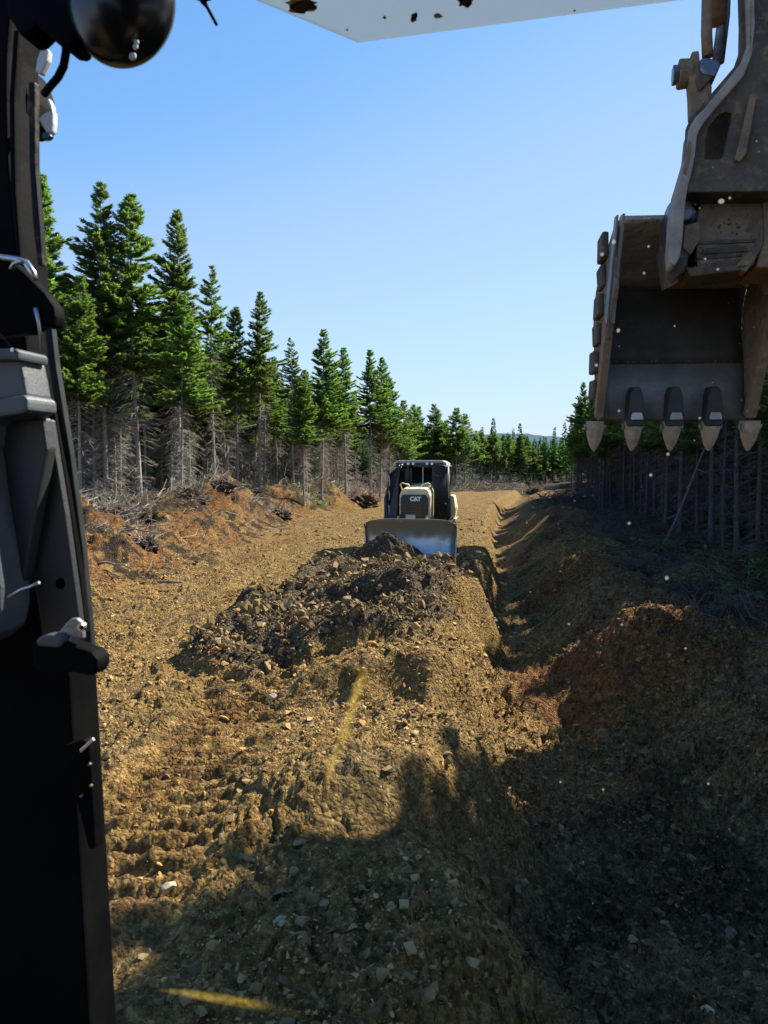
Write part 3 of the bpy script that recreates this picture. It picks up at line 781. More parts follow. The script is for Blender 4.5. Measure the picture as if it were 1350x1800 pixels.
# the forest behind the rows one can tell apart: one mass
def far_forest():
    g = np.random.default_rng(77)
    def small(seed):
        q = np.random.default_rng(seed); n = 300
        t = q.random(n) ** 0.8; a = q.uniform(0, 6.283, n)
        r = (1 - t) * q.uniform(0.5, 1.1, n) * 1.5
        P = np.stack([np.cos(a) * r * 0.4, np.sin(a) * r * 0.4, 1.2 + 8.8 * t], -1)
        D = np.stack([np.cos(a), np.sin(a), q.normal(-0.15, 0.25, n)], -1)
        v, f = ribbons_np(P, D, r * 0.75 + 0.25, r * 0.16 + 0.10, q.normal(0, 0.5, (n, 3)) + np.array([0, 0, 1.0]))
        tv, tf = tubes_np(np.array([[[0, 0, -0.2], [0, 0, 5.0], [0, 0, 10.0]]], float), np.array([[0.11, 0.08, 0.01]]), 4)
        return np.concatenate([v, tv]), np.concatenate([f, tf + len(v)])
    T = [small(500 + k) for k in range(5)]
    pts = []
    for _ in range(420):
        Y = g.uniform(24, 95); pts.append((float(x_stand(np.array(Y))) - 10.5 - 26 * g.random(), Y))
    for _ in range(520):
        x = g.uniform(-60, 90); pts.append((x, 112 + abs(x) * 0.14 + g.uniform(0, 60)))
    for _ in range(640):
        Y = g.uniform(22, 112); pts.append((float(x_stand_right(np.array(Y))) + 6.5 + 28 * g.random() ** 1.4, Y))
    pts = np.array(pts); n = len(pts)
    z = height(pts[:, 0], pts[:, 1], False)
    s = g.uniform(0.75, 1.02, n)
    s = np.where(pts[:, 1] > 120, s * 0.92, s)
    tint = np.array([[0.05, 0.09, 0.03]]) * g.uniform(0.7, 1.3, (n, 1))
    V, F, C = merge_instances(T, g.integers(0, 5, n), np.stack([pts[:, 0], pts[:, 1], z], -1), rot_mats(n, 0.02, g), s, tint)
    obj('far_forest', mesh_np('far_forest', V, F, False, C), M['needles'], kind='stuff')
far_forest()
# ------------------------------------------------------------------ slash, stumps, undergrowth
M['dead_wood'] = wood_material('dead_wood', (0.42, 0.36, 0.28), (0.20, 0.16, 0.12), sc=5)
M['root_soil'] = mat('root_soil', (0.115, 0.080, 0.052), 0.95, second=(0.05, 0.036, 0.026), scale=6, spec=0.1, bump_s=0.8, bump_scale=14)
M['dark_twig'] = wood_material('dark_twig', (0.11, 0.095, 0.08), (0.05, 0.042, 0.035), sc=5)  # darker twig colour for brush and roots beyond the ditch
M['green_leaf'] = M['needles']
def hz(X, Y): return height(np.asarray(X, float), np.asarray(Y, float))
def slash_points(n, g):
    out = []
    Y = np.exp(g.uniform(np.log(13), np.log(98), n * 3)); xs_ = x_stand(Y); xl = x_left(Y)
    f = g.beta(1.1, 2.2, n * 3); X = xs_ - 0.5 + (xl - xs_) * f
    keep = fbm(X * 0.45, Y * 0.45, 601, 3) > -0.12 - 0.5 * (f < 0.3)
    return X[keep][:n], Y[keep][:n]
def slash():
    g = np.random.default_rng(61)
    XA, YA = slash_points(9000, g)
    YB = np.exp(g.uniform(np.log(8), np.log(85), 3800)); XB = x_ditch(YB) + 2.6 + g.gamma(2.0, 1.7, 3800)
    XC = g.uniform(-2, 24, 1300); YC = 101 + 0.25 * (XC - 12) + g.uniform(-0.5, 5, 1300)
    X = np.concatenate([XA, XB, XC]); Y = np.concatenate([YA, YB, YC]); n = len(X)
    z = hz(X, Y)
    L = np.clip(g.gamma(2.2, 0.28, n), 0.2, 2.4) * np.where(Y > 60, 1.5, 1.0); a = g.uniform(0, 2 * np.pi, n); el = np.abs(g.normal(0, 0.38, n))
    D = np.stack([np.cos(a) * np.cos(el), np.sin(a) * np.cos(el), np.sin(el)], -1)
    bend = g.normal(0, 0.10, (n, 3))
    P0 = np.stack([X, Y, z - 0.02], -1)
    P = np.stack([P0, P0 + D * (L * 0.5)[:, None] + bend * L[:, None], P0 + D * L[:, None]], 1)
    r = (0.009 + 0.016 * g.random(n) ** 2)[:, None] * np.array([[1.0, 0.8, 0.45]]) * (1 + (Y > 50))[:, None]
    V, F = tubes_np(P, r, 3)
    j = np.repeat(np.arange(n), 2); s = g.uniform(0.3, 0.9, len(j))
    Q0 = P[j, 0] + (P[j, 2] - P[j, 0]) * s[:, None] + bend[j] * (L[j] * 0.5)[:, None] * 0
    Q1 = Q0 + (D[j] * 0.5 + g.normal(0, 0.5, (len(j), 3))) * (L[j] * 0.33)[:, None]
    V2, F2 = tubes_np(np.stack([Q0, (Q0 + Q1) / 2 + g.normal(0, 0.02, Q0.shape), Q1], 1), r[j] * 0.55, 3)
    nA_, nB_ = len(XA), len(XB)
    f1, f2 = np.arange(n).repeat(6), j.repeat(6)                 # 2 segments x 3 sides each
    is_b = (np.arange(n) >= nA_) & (np.arange(n) < nA_ + nB_)
    for nm, pick, mm in (('slash', ~is_b, M['dead_wood']), ('brush', is_b, M['dark_twig'])):
        V_, F_ = np.concatenate([V, V2]), np.concatenate([F[pick[f1]], F2[pick[f2]] + len(V)])
        used = np.unique(F_); rm = np.zeros(len(V_), int); rm[used] = np.arange(len(used))
        obj(nm, mesh_np(nm, V_[used], rm[F_]), mm, kind='stuff')
slash()
def undergrowth():
    g = np.random.default_rng(63)
    X, Y = [], []
    for cx, cy, r, k in [(-11.8, 31.5, 0.7, 900), (-12.3, 34, 0.8, 600), (-5.6, 52, 1.6, 800), (-3.6, 60, 1.6, 700), (-8.5, 43, 1.0, 500), (9.8, 26.0, 1.0, 250), (10.6, 22.5, 1.2, 450), (8.8, 17.0, 1.0, 300), (12.0, 103.5, 1.2, 300), (9.2, 14.5, 1.2, 300)]:
        a = g.uniform(0, 6.283, k); q = r * np.sqrt(g.random(k)); X.append(cx + np.cos(a) * q); Y.append(cy + np.sin(a) * q * 1.3)
    # low plants and seedlings on the shaded floors of both stands
    k = 6000; y = np.exp(g.uniform(np.log(20), np.log(80), k)); X.append(x_stand(y) - 12 * g.random(k)); Y.append(y)
    y = np.exp(g.uniform(np.log(6), np.log(70), 2200)); X.append(x_stand_right(y) + 12 * g.random(2200) + 0.5); Y.append(y)
    X, Y = np.concatenate(X), np.concatenate(Y); n = len(X)
    z = hz(X, Y) + np.abs(g.normal(0, 0.16, n))
    a = g.uniform(0, 6.283, n); el = g.normal(0.25, 0.4, n)
    D = np.stack([np.cos(a) * np.cos(el), np.sin(a) * np.cos(el), np.sin(el)], -1)
    L = g.uniform(0.10, 0.32, n)
    V, F = ribbons_np(np.stack([X, Y, z], -1), D, L, L * g.uniform(0.12, 0.3, n), g.normal(0, 0.4, (n, 3)) + np.array([0, 0, 1.0]), 0.2)
    c = np.array([[0.075, 0.125, 0.035]]) * g.uniform(0.6, 1.5, (n, 1)) * np.array([[1, 1, 1.0]]) + np.where(g.random((n, 1)) < 0.12, np.array([[0.07, 0.03, 0.0]]), 0)
    obj('undergrowth', mesh_np('undergrowth', V, F, False, np.repeat(c, 4, 0)), M['green_leaf'], kind='stuff')
undergrowth()
lr = random.Random(12)
def crooked(p, d, L, r0, seed, kinks=5, wob=0.05):
    q = random.Random(seed); pts, rad = [], []
    d = Vector(d).normalized()
    for i in range(kinks + 1):
        t = i / kinks
        pts.append(Vector(p) + d * L * t + Vector((q.gauss(0, wob), q.gauss(0, wob), q.gauss(0, wob))) * L * 0.5 * (t > 0)); rad.append(r0 * (1 - 0.7 * t))
    return pts, rad
def fallen_branch(u, v, L, r0, az, el, label, seed, zg=0.6, group='fallen branches in the slash', name='fallen_branch', y=None):
    Y = y
    if Y is None:
        Y = on_z(u, v, zg).y
    p = at(u, v, Y); z = float(hz([p.x], [p.y])[0])
    d = (math.cos(az) * math.cos(el), math.sin(az) * math.cos(el), math.sin(el))
    pts, rad = crooked((0, 0, 0.03), d, L, r0, seed)
    bm = tube(pts, rad, 7)
    for k in range(4):
        i = 1 + k % 4; q = random.Random(seed * 9 + k)
        dd = Vector(d) * 0.6 + Vector((q.gauss(0, 0.6), q.gauss(0, 0.6), abs(q.gauss(0, 0.5))))
        pp, rr = crooked(pts[i], dd, L * q.uniform(0.12, 0.3), rad[i] * 0.5, seed * 9 + k, 3)
        bm_tube(bm, pp, rr, 5)
    return obj(name, bm, M['dead_wood'], loc=(p.x, p.y, z), label=label, category='branch', group=group)
for k, (u, v, L, r0, az, el, lb) in enumerate([
    (165, 960, 2.4, 0.05, -0.35, 0.04, 'pale fallen branch lying across the soil nearest the cab pillar'),
    (172, 985, 1.6, 0.035, -0.6, 0.02, 'thin dry branch below the pale fallen one'),
    (210, 948, 2.0, 0.03, 0.1, 0.06, 'grey branch on the dark soil left of the orange mound'),
    (275, 985, 2.2, 0.035, -0.1, 0.02, 'long low branch at the foot of the orange bank'),
    (345, 892, 2.0, 0.04, 2.5, 0.35, 'branch sticking up from the dark root mass'),
    (425, 872, 2.6, 0.07, 0.1, 0.12, 'thick pale barkless log lying along the crest of the bank'),
    (470, 868, 1.8, 0.05, 0.5, 0.15, 'short grey log beside the thick pale one'),
    (520, 878, 2.2, 0.04, -0.3, 0.05, 'grey branch on the bank before the small pointed spruce'),
    (575, 862, 2.4, 0.05, 2.2, 0.5, 'slanting branch standing out of the brush pile'),
    (632, 862, 2.2, 0.05, 1.9, 0.7, 'steep broken pole in the brush pile by the bulldozer'),
    (660, 872, 1.8, 0.04, 0.4, 0.3, 'branch in the brush pile next to the bulldozer')]):
    fallen_branch(u, v, L, r0, az, el, lb, 300 + k)
# root wads
def root_wad(u, v, Y, r, label, seed, cat='stump'):
    p = at(u, v, Y); z = float(hz([p.x], [p.y])[0])
    t = thing('uprooted_stump', label, cat, (p.x, p.y, z), lr.uniform(0, 6.28), 'root masses in the slash bank')
    bm = bmesh.new(); bmesh.ops.create_icosphere(bm, subdivisions=4, radius=r)
    co = np.array([vv.co[:] for vv in bm.verts])
    nn = fbm(co[:, 0] * 3 / r * 0.6 + seed, co[:, 1] * 3 / r * 0.6 + co[:, 2] * 2.3 / r, seed, 6, 0.62)
    for vv, a in zip(bm.verts, nn):
        vv.co *= 0.85 + 0.50 * float(a); vv.co.z = vv.co.z * 0.55 + r * 0.18
    obj('root_ball', bm, M['root_soil'], t)
    bm = bmesh.new(); q = random.Random(seed)
    for k in range(110):
        a, e = q.uniform(0, 6.28), q.uniform(-0.3, 1.2)
        d = (math.cos(a) * math.cos(e), math.sin(a) * math.cos(e), math.sin(e))
        pts, rad = crooked(Vector(d) * r * 0.5 + Vector((0, 0, r * 0.25)), d, r * q.uniform(0.4, 1.3), q.uniform(0.006, 0.022), seed * 150 + k, 4, 0.20)
        bm_tube(bm, pts, rad, 5)
    obj('roots', bm, M['dark_twig' if 1000 < u and Y < 60 else 'dead_wood'], t)
root_wad(335, 905, 32.5, 0.75, 'dark round root mass on the bank above the orange soil', 31)
root_wad(390, 890, 34.5, 0.65, 'reddish root mass at the crest of the orange mound', 32)
root_wad(640, 872, 57.0, 1.30, 'big tangled brush and root pile just beside the bulldozer', 33)
root_wad(610, 868, 60.0, 1.00, 'brown root mass at the far side of the big brush pile', 34)
root_wad(490, 885, 38.5, 0.60, 'dark root mass on the bank near the lone ragged spruce', 35)
root_wad(205, 925, 26.5, 0.55, 'dark root clump beside the cab pillar', 36)
root_wad(255, 960, 22.0, 0.42, 'small dark root clump below the orange mound', 37)
root_wad(940, 856, 101.0, 1.10, 'pale stump heap at the far end of the road', 38)
root_wad(1215, 935, 25.5, 0.50, 'grey root mass at the foot of the leaning pole', 39)
root_wad(1090, 925, 27.0, 0.55, 'dark root mass among brush beyond the ditch', 40)
root_wad(1120, 1010, 19.5, 0.40, 'dark root clump on the spoil beyond the ditch, behind the orange mound', 51)
root_wad(1215, 1050, 17.0, 0.45, 'dark tangled root clump on the shaded spoil right of the orange mound', 52)
root_wad(1290, 1110, 13.5, 0.40, 'root clump at the outer edge of the picture beyond the ditch', 53)
root_wad(1040, 950, 28.0, 0.45, 'small root clump among brush far along the ditch', 54)
# leaning dead pole on the right
p0 = at(1164, 938, 26.0); p1 = at(1262, 742, 27.5)
p0.z = float(hz([p0.x], [p0.y])[0])
d = p1 - p0
t = thing('leaning_dead_pole', 'thin grey dead trunk leaning steeply among the shaded trees', 'dead tree', p0)
obj('trunk', tube([(0, 0, 0), d * 0.25 + Vector((0.05, 0, 0)), d * 0.5, d * 0.75 + Vector((-0.06, 0, 0)), d * 1.0, d * 1.5], [0.055, 0.05, 0.046, 0.04, 0.034, 0.02], 8), M['shaded_twig'], t)
bm = bmesh.new(); q = random.Random(3)
for k in range(16):
    s = q.uniform(0.25, 1.3); pp, rr = crooked(d * s, (q.gauss(0, 1), q.gauss(0, 1), q.gauss(-0.1, 0.4)), q.uniform(0.3, 0.8), 0.012, 900 + k, 3, 0.1); bm_tube(bm, pp, rr, 4)
obj('dead_limbs', bm, M['twig'], t)
# ------------------------------------------------------------------ bulldozer
M['cat_yellow'] = mat('dozer_cream_paint', (0.80, 0.65, 0.38), 0.5, second=(0.62, 0.48, 0.26), scale=3.0, lo=0.45, hi=0.75, bump_s=0.1, bump_scale=20)
M['dozer_black'] = mat('dozer_black_paint', (0.018, 0.018, 0.020), 0.45, second=(0.05, 0.042, 0.03), scale=4, lo=0.5, hi=0.8)
M['dozer_roof'] = mat('dozer_roof_paint', (0.50, 0.46, 0.38), 0.5, second=(0.36, 0.30, 0.22), scale=4)
M['track_steel'] = mat('track_steel', (0.10, 0.085, 0.065), 0.7, 0.4, second=(0.20, 0.14, 0.075), scale=8, bump_s=0.3)
M['lamp_lens'] = mat('lamp_lens', (0.75, 0.76, 0.75), 0.15, spec=0.8)
M['white_letter'] = mat('white_letter', (0.78, 0.78, 0.74), 0.5)
M['tinted_glass'] = mat('tinted_glass', (0.008, 0.014, 0.014), 0.10, spec=0.35)
M['pane_glass'] = mat('pane_glass', (0.012, 0.02, 0.03), 0.03, 0.35, spec=1.0)
M['mesh_wire'] = mat('mesh_wire', (0.03, 0.032, 0.032), 0.55)
def blade_material():
    m = mat('blade_steel', (0.42, 0.43, 0.44), 0.34, 0.85, second=(0.30, 0.31, 0.33), scale=3.5, bump_s=0.05, bump_scale=60)
    n, l = m.node_tree.nodes, m.node_tree.links; p = n['Principled BSDF']
    tc = n.new('ShaderNodeTexCoord'); sx = n.new('ShaderNodeSeparateXYZ'); l.new(tc.outputs['Object'], sx.inputs[0])
    t = n.new('ShaderNodeTexNoise'); t.inputs['Scale'].default_value = 3.0; t.inputs['Detail'].default_value = 7; l.new(tc.outputs['Object'], t.inputs['Vector'])
    a = n.new('ShaderNodeMath'); a.operation = 'MULTIPLY_ADD'; l.new(t.outputs['Fac'], a.inputs[0]); a.inputs[1].default_value = 0.55; l.new(sx.outputs['Z'], a.inputs[2])
    r = n.new('ShaderNodeMapRange'); r.inputs['From Min'].default_value = 0.88; r.inputs['From Max'].default_value = 1.18; l.new(a.outputs[0], r.inputs['Value'])
    old = p.inputs['Base Color'].links[0].from_socket
    l.new(mixnode(m, r.outputs['Result'], old, (0.25, 0.19, 0.11)), p.inputs['Base Color'])      # dried soil on the upper half
    for key, v0, v1 in (('Metallic', 0.85, 0.0), ('Roughness', 0.34, 0.9)):
        q = n.new('ShaderNodeMapRange'); q.inputs['To Min'].default_value = v0; q.inputs['To Max'].default_value = v1; l.new(r.outputs['Result'], q.inputs['Value']); l.new(q.outputs['Result'], p.inputs[key])
    return m
M['blade_steel'] = blade_material()
dz = thing('bulldozer', 'cream and black crawler bulldozer with wide steel blade facing down the road', 'bulldozer', (0.86, 24.4, 0.0), R(-10))
DZ0 = float(hz([0.98], [25.5])[0]); dz.location.z = DZ0 - 0.05; print('dozer ground', DZ0)
# blade: concave mouldboard, local z 0.05 .. 1.30, front towards -y
prof = [(-0.10, 0.02), (-0.02, 0.22), (0.06, 0.45), (0.09, 0.70), (0.07, 0.95), (0.00, 1.18), (-0.07, 1.30)]
def strip(prof, x0, x1, th, n=9, sag=None):
    fr, bk = [], []
    bm = bmesh.new(); G = []
    for side in (0, 1):
        G.append([[bm.verts.new((x0 + (x1 - x0) * i / n, y + side * th, z + (sag(i / n) if sag and k == len(prof) - 1 else 0))) for k, (y, z) in enumerate(prof)] for i in range(n + 1)])
    for i in range(n):
        for k in range(len(prof) - 1):
            a = G[0]; f = bm.faces.new((a[i][k], a[i + 1][k], a[i + 1][k + 1], a[i][k + 1])); f.smooth = True
            b = G[1]; f = bm.faces.new((b[i][k], b[i][k + 1], b[i + 1][k + 1], b[i + 1][k])); f.smooth = True
        bm.faces.new((G[0][i][0], G[1][i][0], G[1][i + 1][0], G[0][i + 1][0])); bm.faces.new((G[0][i][-1], G[0][i + 1][-1], G[1][i + 1][-1], G[1][i][-1]))
    for k in range(len(prof) - 1):
        bm.faces.new((G[0][0][k], G[0][0][k + 1], G[1][0][k + 1], G[1][0][k])); bm.faces.new((G[0][n][k], G[1][n][k], G[1][n][k + 1], G[0][n][k + 1]))
    bmesh.ops.recalc_face_normals(bm, faces=bm.faces[:])
    return bm
blade = obj('blade', strip(prof, -1.50, 1.50, 0.06, 12, lambda t: -0.14 * abs(2 * t - 1) ** 6), M['blade_steel'], dz)
cut = [(-0.145, -0.06), (-0.105, 0.02), (-0.060, 0.16)]
for x0, x1, nm in ((-1.25, -0.005, 'cutting_edge'), (0.005, 1.25, 'cutting_edge'), (-1.54, -1.26, 'end_bit'), (1.26, 1.54, 'end_bit')):
    obj(nm, strip([(y - 0.012, z) for y, z in cut], x0, x1, 0.03, 2), M['blade_steel'], blade)
bm = bmesh.new()
for x in (-1.0, -0.7, -0.35, 0.35, 0.7, 1.0, 1.45, -1.45):
    bmesh.ops.create_cone(bm, cap_ends=True, segments=8, radius1=0.028, radius2=0.02, depth=0.03, matrix=Matrix.Translation((x, -0.105, 0.07)) @ Euler((R(78), 0, 0)).to_matrix().to_4x4())
obj('bolt_row', bm, M['track_steel'], blade)
for s in (-1, 1):
    obj('side_rib', prism([(s * 1.505, y - 0.03, min(z, 1.12)) for y, z in prof] + [(s * 1.505, 0.14, 1.0), (s * 1.505, 0.16, 0.2)], [(s * 1.54, y - 0.03, min(z, 1.12)) for y, z in prof] + [(s * 1.54, 0.14, 1.0), (s * 1.54, 0.16, 0.2)]), M['blade_steel'], blade)
for s in (-1, 1):                                               # C-frame arms and lift cylinders
    obj('push_arm', tube([(s * 0.95, 0.1, 0.35), (s * 1.05, 0.8, 0.42), (s * 1.08, 2.6, 0.5)], [0.10, 0.12, 0.12], 8), M['cat_yellow'], dz)
    obj('lift_cylinder', tube([(s * 0.42, 0.2, 0.85), (s * 0.46, 0.9, 1.35)], [0.045, 0.06], 10), M['track_steel'], dz)
# tracks
def track(s):
    cx = s * 0.93
    fr = obj('track_frame', box((cx, 2.7, 0.50), (0.34, 2.5, 0.42), 0.04), M['cat_yellow'], dz)
    loop = []
    for i in range(52):
        t = i / 52; per = 2 * 2.6 + 2 * math.pi * 0.42; q = t * per
        if q < 2.6: loop.append((1.3 + q + 0.1, 0.88, 0))
        elif q < 2.6 + math.pi * 0.42:
            a = (q - 2.6) / 0.42; loop.append((4.0 + 0.42 * math.sin(a), 0.46 + 0.42 * math.cos(a), -a))
        elif q < 5.2 + math.pi * 0.42: loop.append((4.0 - (q - 2.6 - math.pi * 0.42), 0.04, math.pi))
        else:
            a = (q - 5.2 - math.pi * 0.42) / 0.42; loop.append((1.4 - 0.42 * math.sin(a), 0.46 - 0.42 * math.cos(a), math.pi - a))
    me = None
    for y, z, a in loop:
        if me is None:
            bm = bmesh.new(); bm_box(bm, (0, 0, 0), (0.56, 0.145, 0.025)); bm_box(bm, (0, 0.055, 0.040), (0.56, 0.02, 0.055))
            me = bpy.data.meshes.new('track_shoe'); bm.to_mesh(me); bm.free(); me.materials.append(M['track_steel'])
        o = obj('track_shoe', me, None, dz, (cx, y, z)); o.rotation_euler = (a, 0, 0)
    for y in (1.4, 4.0):
        bm = bmesh.new(); bmesh.ops.create_cone(bm, cap_ends=True, segments=24, radius1=0.36, radius2=0.36, depth=0.22, matrix=Matrix.Translation((cx, y, 0.46)) @ Euler((0, R(90), 0)).to_matrix().to_4x4())
        obj('sprocket_wheel', bm, M['track_steel'], dz)
    obj('fender', box((cx * 1.02, 3.3, 1.08), (0.62, 2.3, 0.06), 0.015), M['cat_yellow'], dz)
track(-1); track(1)
# engine hood
hp = [(-0.52, 0.55), (-0.53, 2.02), (-0.47, 2.20), (-0.36, 2.26), (0.36, 2.26), (0.47, 2.20), (0.53, 2.02), (0.52, 0.55)]
hood = obj('hood', prism([(x, 1.10 + 0.05 * (z > 2), z) for x, z in hp], [(x, 2.75, z + 0.16 * (z > 2)) for x, z in hp], 0.035, 3), M['cat_yellow'], dz)
gp = [(-0.48, 0.62), (-0.48, 1.94), (-0.41, 2.06), (0.41, 2.06), (0.48, 1.94), (0.48, 0.62)]
gri = obj('grille', prism([(x, 1.055, z) for x, z in gp], [(x, 1.12, z) for x, z in gp], 0.012), M['dozer_black'], dz)
me = None
for k in range(17):
    if me is None:
        me = bpy.data.meshes.new('slat'); b_ = box((0, 0, 0), (0.84, 0.035, 0.022), 0.004); b_.to_mesh(me); b_.free(); me.materials.append(M['track_steel'])
    o = obj('slat', me, None, gri, (0, 1.045, 0.76 + k * 0.060)); o.rotation_euler = (R(25), 0, 0)
bmx = bpy.data.curves.new('lettering', 'FONT'); bmx.body = 'CAT'; bmx.size = 0.20; bmx.align_x = 'CENTER'; bmx.align_y = 'CENTER'; bmx.extrude = 0.006; bmx.offset = 0.010; bmx.space_character = 0.92
tmp = bpy.data.objects.new('lettering_source', bmx); col.objects.link(tmp)
dgx = bpy.context.evaluated_depsgraph_get(); me = bpy.data.meshes.new_from_object(tmp.evaluated_get(dgx)); col.objects.unlink(tmp); bpy.data.objects.remove(tmp)
me.materials.clear()
o = obj('lettering', me, M['white_letter'], gri, (0.04, 1.040, 1.91)); o.rotation_euler = (R(90), 0, 0)
bm = bmesh.new()
bmesh.ops.create_cone(bm, cap_ends=True, segments=3, radius1=0.052, radius2=0.052, depth=0.006)
o = obj('logo_triangle', bm, mat('logo_yellow', (0.75, 0.42, 0.03), 0.5), gri, (0.04, 1.0335, 1.855)); o.rotation_euler = (R(90), 0, 0); o.scale = (1.0, 0.7, 1)
for s in (-1, 1):                                               # bent grab rails on the hood's front corners
    obj('grab_rail', tube([(s * 0.46, 1.35, 2.2), (s * 0.52, 1.25, 2.42), (s * 0.46, 1.25, 2.46), (s * 0.22, 1.28, 2.40), (s * 0.20, 1.32, 2.28)], 0.024, 8), M['cat_yellow'], dz)
obj('tow_block', box((-0.12, 1.00, 1.30), (0.34, 0.08, 0.16), 0.02), M['dozer_roof'], dz)
bm = bmesh.new(); bmesh.ops.create_uvsphere(bm, u_segments=14, v_segments=8, radius=0.10, matrix=Matrix.Translation((0.70, 1.05, 1.12)) @ Matrix.Diagonal((1, 0.5, 1, 1)))
obj('pivot_cap', bm, M['dozer_roof'], dz)
obj('exhaust_stack', tube([(-0.30, 2.3, 2.2), (-0.30, 2.3, 2.95), (-0.30, 2.42, 3.02)], 0.055, 12), M['dozer_black'], dz)
# cab
cab = obj('cab', prism([(-0.80, 2.72, 1.15), (0.80, 2.72, 1.15), (0.80, 2.72, 1.60), (-0.80, 2.72, 1.60)], [(-0.80, 4.2, 1.15), (0.80, 4.2, 1.15), (0.80, 4.2, 1.60), (-0.80, 4.2, 1.60)], 0.02), M['dozer_black'], dz)
for x, y in ((-0.82, 2.72), (0.82, 2.72), (-0.88, 4.1), (0.88, 4.1)):
    obj('cab_post', tube([(x * 1.03, y, 1.2), (x * 0.97, y + 0.05, 3.12)], 0.055, 6), M['dozer_black'], cab)
obj('centre_post', box((0.10, 2.68, 2.4), (0.05, 0.05, 1.4), 0.008), M['dozer_roof'], cab)
for x0, x1 in ((-0.40, 0.07), (0.13, 0.42)):
    obj('windscreen_pane', box(((x0 + x1) / 2, 2.78, 2.42), (x1 - x0, 0.015, 1.3), 0, (R(-30), 0, 0)), M['pane_glass'], cab)
for s in (-1, 1):
    obj('front_panel', box((s * 0.60, 2.70, 2.32), (0.34, 0.02, 1.5)), M['tinted_glass'], cab)
    obj('side_glass', box((s * 0.84, 3.4, 2.35), (0.015, 1.25, 1.4)), M['tinted_glass'], cab)
obj('rear_glass', box((0, 4.15, 2.4), (1.6, 0.015, 1.3)), M['tinted_glass'], cab)
rf = [(-0.98, 3.06), (-0.96, 3.18), (-0.80, 3.26), (0.80, 3.26), (0.96, 3.18), (0.98, 3.06)]
roof = obj('cab_roof', prism([(x, 2.55, z) for x, z in rf], [(x * 0.98, 4.35, z) for x, z in rf], 0.03), M['dozer_roof'], dz)
obj('roof_visor', box((0, 2.50, 3.10), (1.72, 0.10, 0.15), 0.02), M['dozer_black'], dz)
for x in (-0.40, -0.22, 0.28, 0.46):
    ls = obj('work_light', box((x, 2.40, 3.14), (0.16, 0.10, 0.13), 0.02), M['dozer_black'], dz)
    bm = bmesh.new(); bmesh.ops.create_cone(bm, cap_ends=True, segments=16, radius1=0.052, radius2=0.052, depth=0.012, matrix=Matrix.Translation((x, 2.345, 3.14)) @ Euler((R(90), 0, 0)).to_matrix().to_4x4())
    obj('lens', bm, M['lamp_lens'], ls)
# forestry guards: bar frame on the far side, wire screen on the near one
gl = thing; bm = bmesh.new()
fr = [(-0.62, 1.95, 3.05), (-1.02, 2.2, 2.75), (-1.12, 1.75, 1.9), (-1.10, 1.65, 1.15), (-0.85, 1.7, 1.05)]
bm_tube(bm, fr, 0.06, 8)
bm_tube(bm, [(-0.62, 1.95, 3.05), (-0.62, 2.6, 3.12)], 0.05, 8); bm_tube(bm, [(-1.02, 2.2, 2.75), (-1.02, 4.0, 2.75)], 0.05, 8); bm_tube(bm, [(-1.12, 1.75, 1.9), (-1.10, 4.0, 1.9)], 0.05, 8)
guard = obj('guard_frame', bm, M['dozer_black'], dz)
q = [(-0.66, 1.96, 3.0), (-0.99, 2.2, 2.72), (-1.08, 1.76, 1.9), (-1.06, 1.66, 1.2), (-0.70, 1.68, 1.1)]
obj('guard_panel', prism(q, [(x, y + 0.03, z) for x, y, z in q]), M['dozer_black'], guard)
for z in (1.5, 2.0, 2.5): obj('guard_handle', tube([(-1.0, 1.68 + 0.12 * (z - 1.2), z - 0.18), (-0.98, 1.62 + 0.12 * (z - 1.2), z), (-1.0, 1.68 + 0.12 * (z - 1.2), z + 0.18)], 0.022, 6), M['dozer_roof'], guard)
bm = bmesh.new()
bm_tube(bm, [(0.52, 2.3, 3.10), (1.04, 2.3, 3.02), (1.10, 2.2, 2.0), (1.12, 2.2, 1.25), (0.98, 2.2, 1.06), (0.56, 2.2, 1.06)], 0.045, 8)
bm_tube(bm, [(1.04, 2.3, 3.02), (1.0, 4.1, 3.05)], 0.04, 8); bm_tube(bm, [(1.12, 2.2, 1.25), (1.05, 4.1, 1.3)], 0.04, 8)
sc = obj('screen_frame', bm, M['dozer_black'], dz)
bm = bmesh.new()
for k in range(22):
    t = (k + 0.5) / 22; bm_tube(bm, [(0.54 + 0.50 * t, 2.26, 3.05), (0.57 + 0.53 * t, 2.2, 1.08)], 0.006, 3)
for k in range(40):
    t = (k + 0.5) / 40; z = 3.05 - 1.97 * t; bm_tube(bm, [(0.54, 2.25, z), (1.06 + 0.04 * t, 2.25, z - 0.03)], 0.006, 3)
obj('wire_screen', bm, M['mesh_wire'], sc)
q = [(0.56, 2.32, 2.95), (1.0, 2.32, 2.95), (1.06, 2.3, 1.2), (0.58, 2.3, 1.12)]
obj('screen_glass', prism(q, [(x, y + 0.02, z) for x, y, z in q]), M['tinted_glass'], sc)
obj('screen_post', tube([(1.05, 2.24, 3.0), (1.11, 2.16, 1.9)], 0.035, 6), M['dozer_roof'], sc)
tk = [(0.98, 1.10), (1.22, 1.15), (1.28, 1.5), (1.20, 1.95), (1.08, 2.0), (0.98, 1.6)]
obj('side_tank', prism([(x, 2.75, z) for x, z in tk], [(x, 4.0, z) for x, z in tk], 0.04), M['cat_yellow'], dz)
obj('rear_body', box((0, 4.3, 1.0), (1.3, 0.5, 0.9), 0.05), M['cat_yellow'], dz)
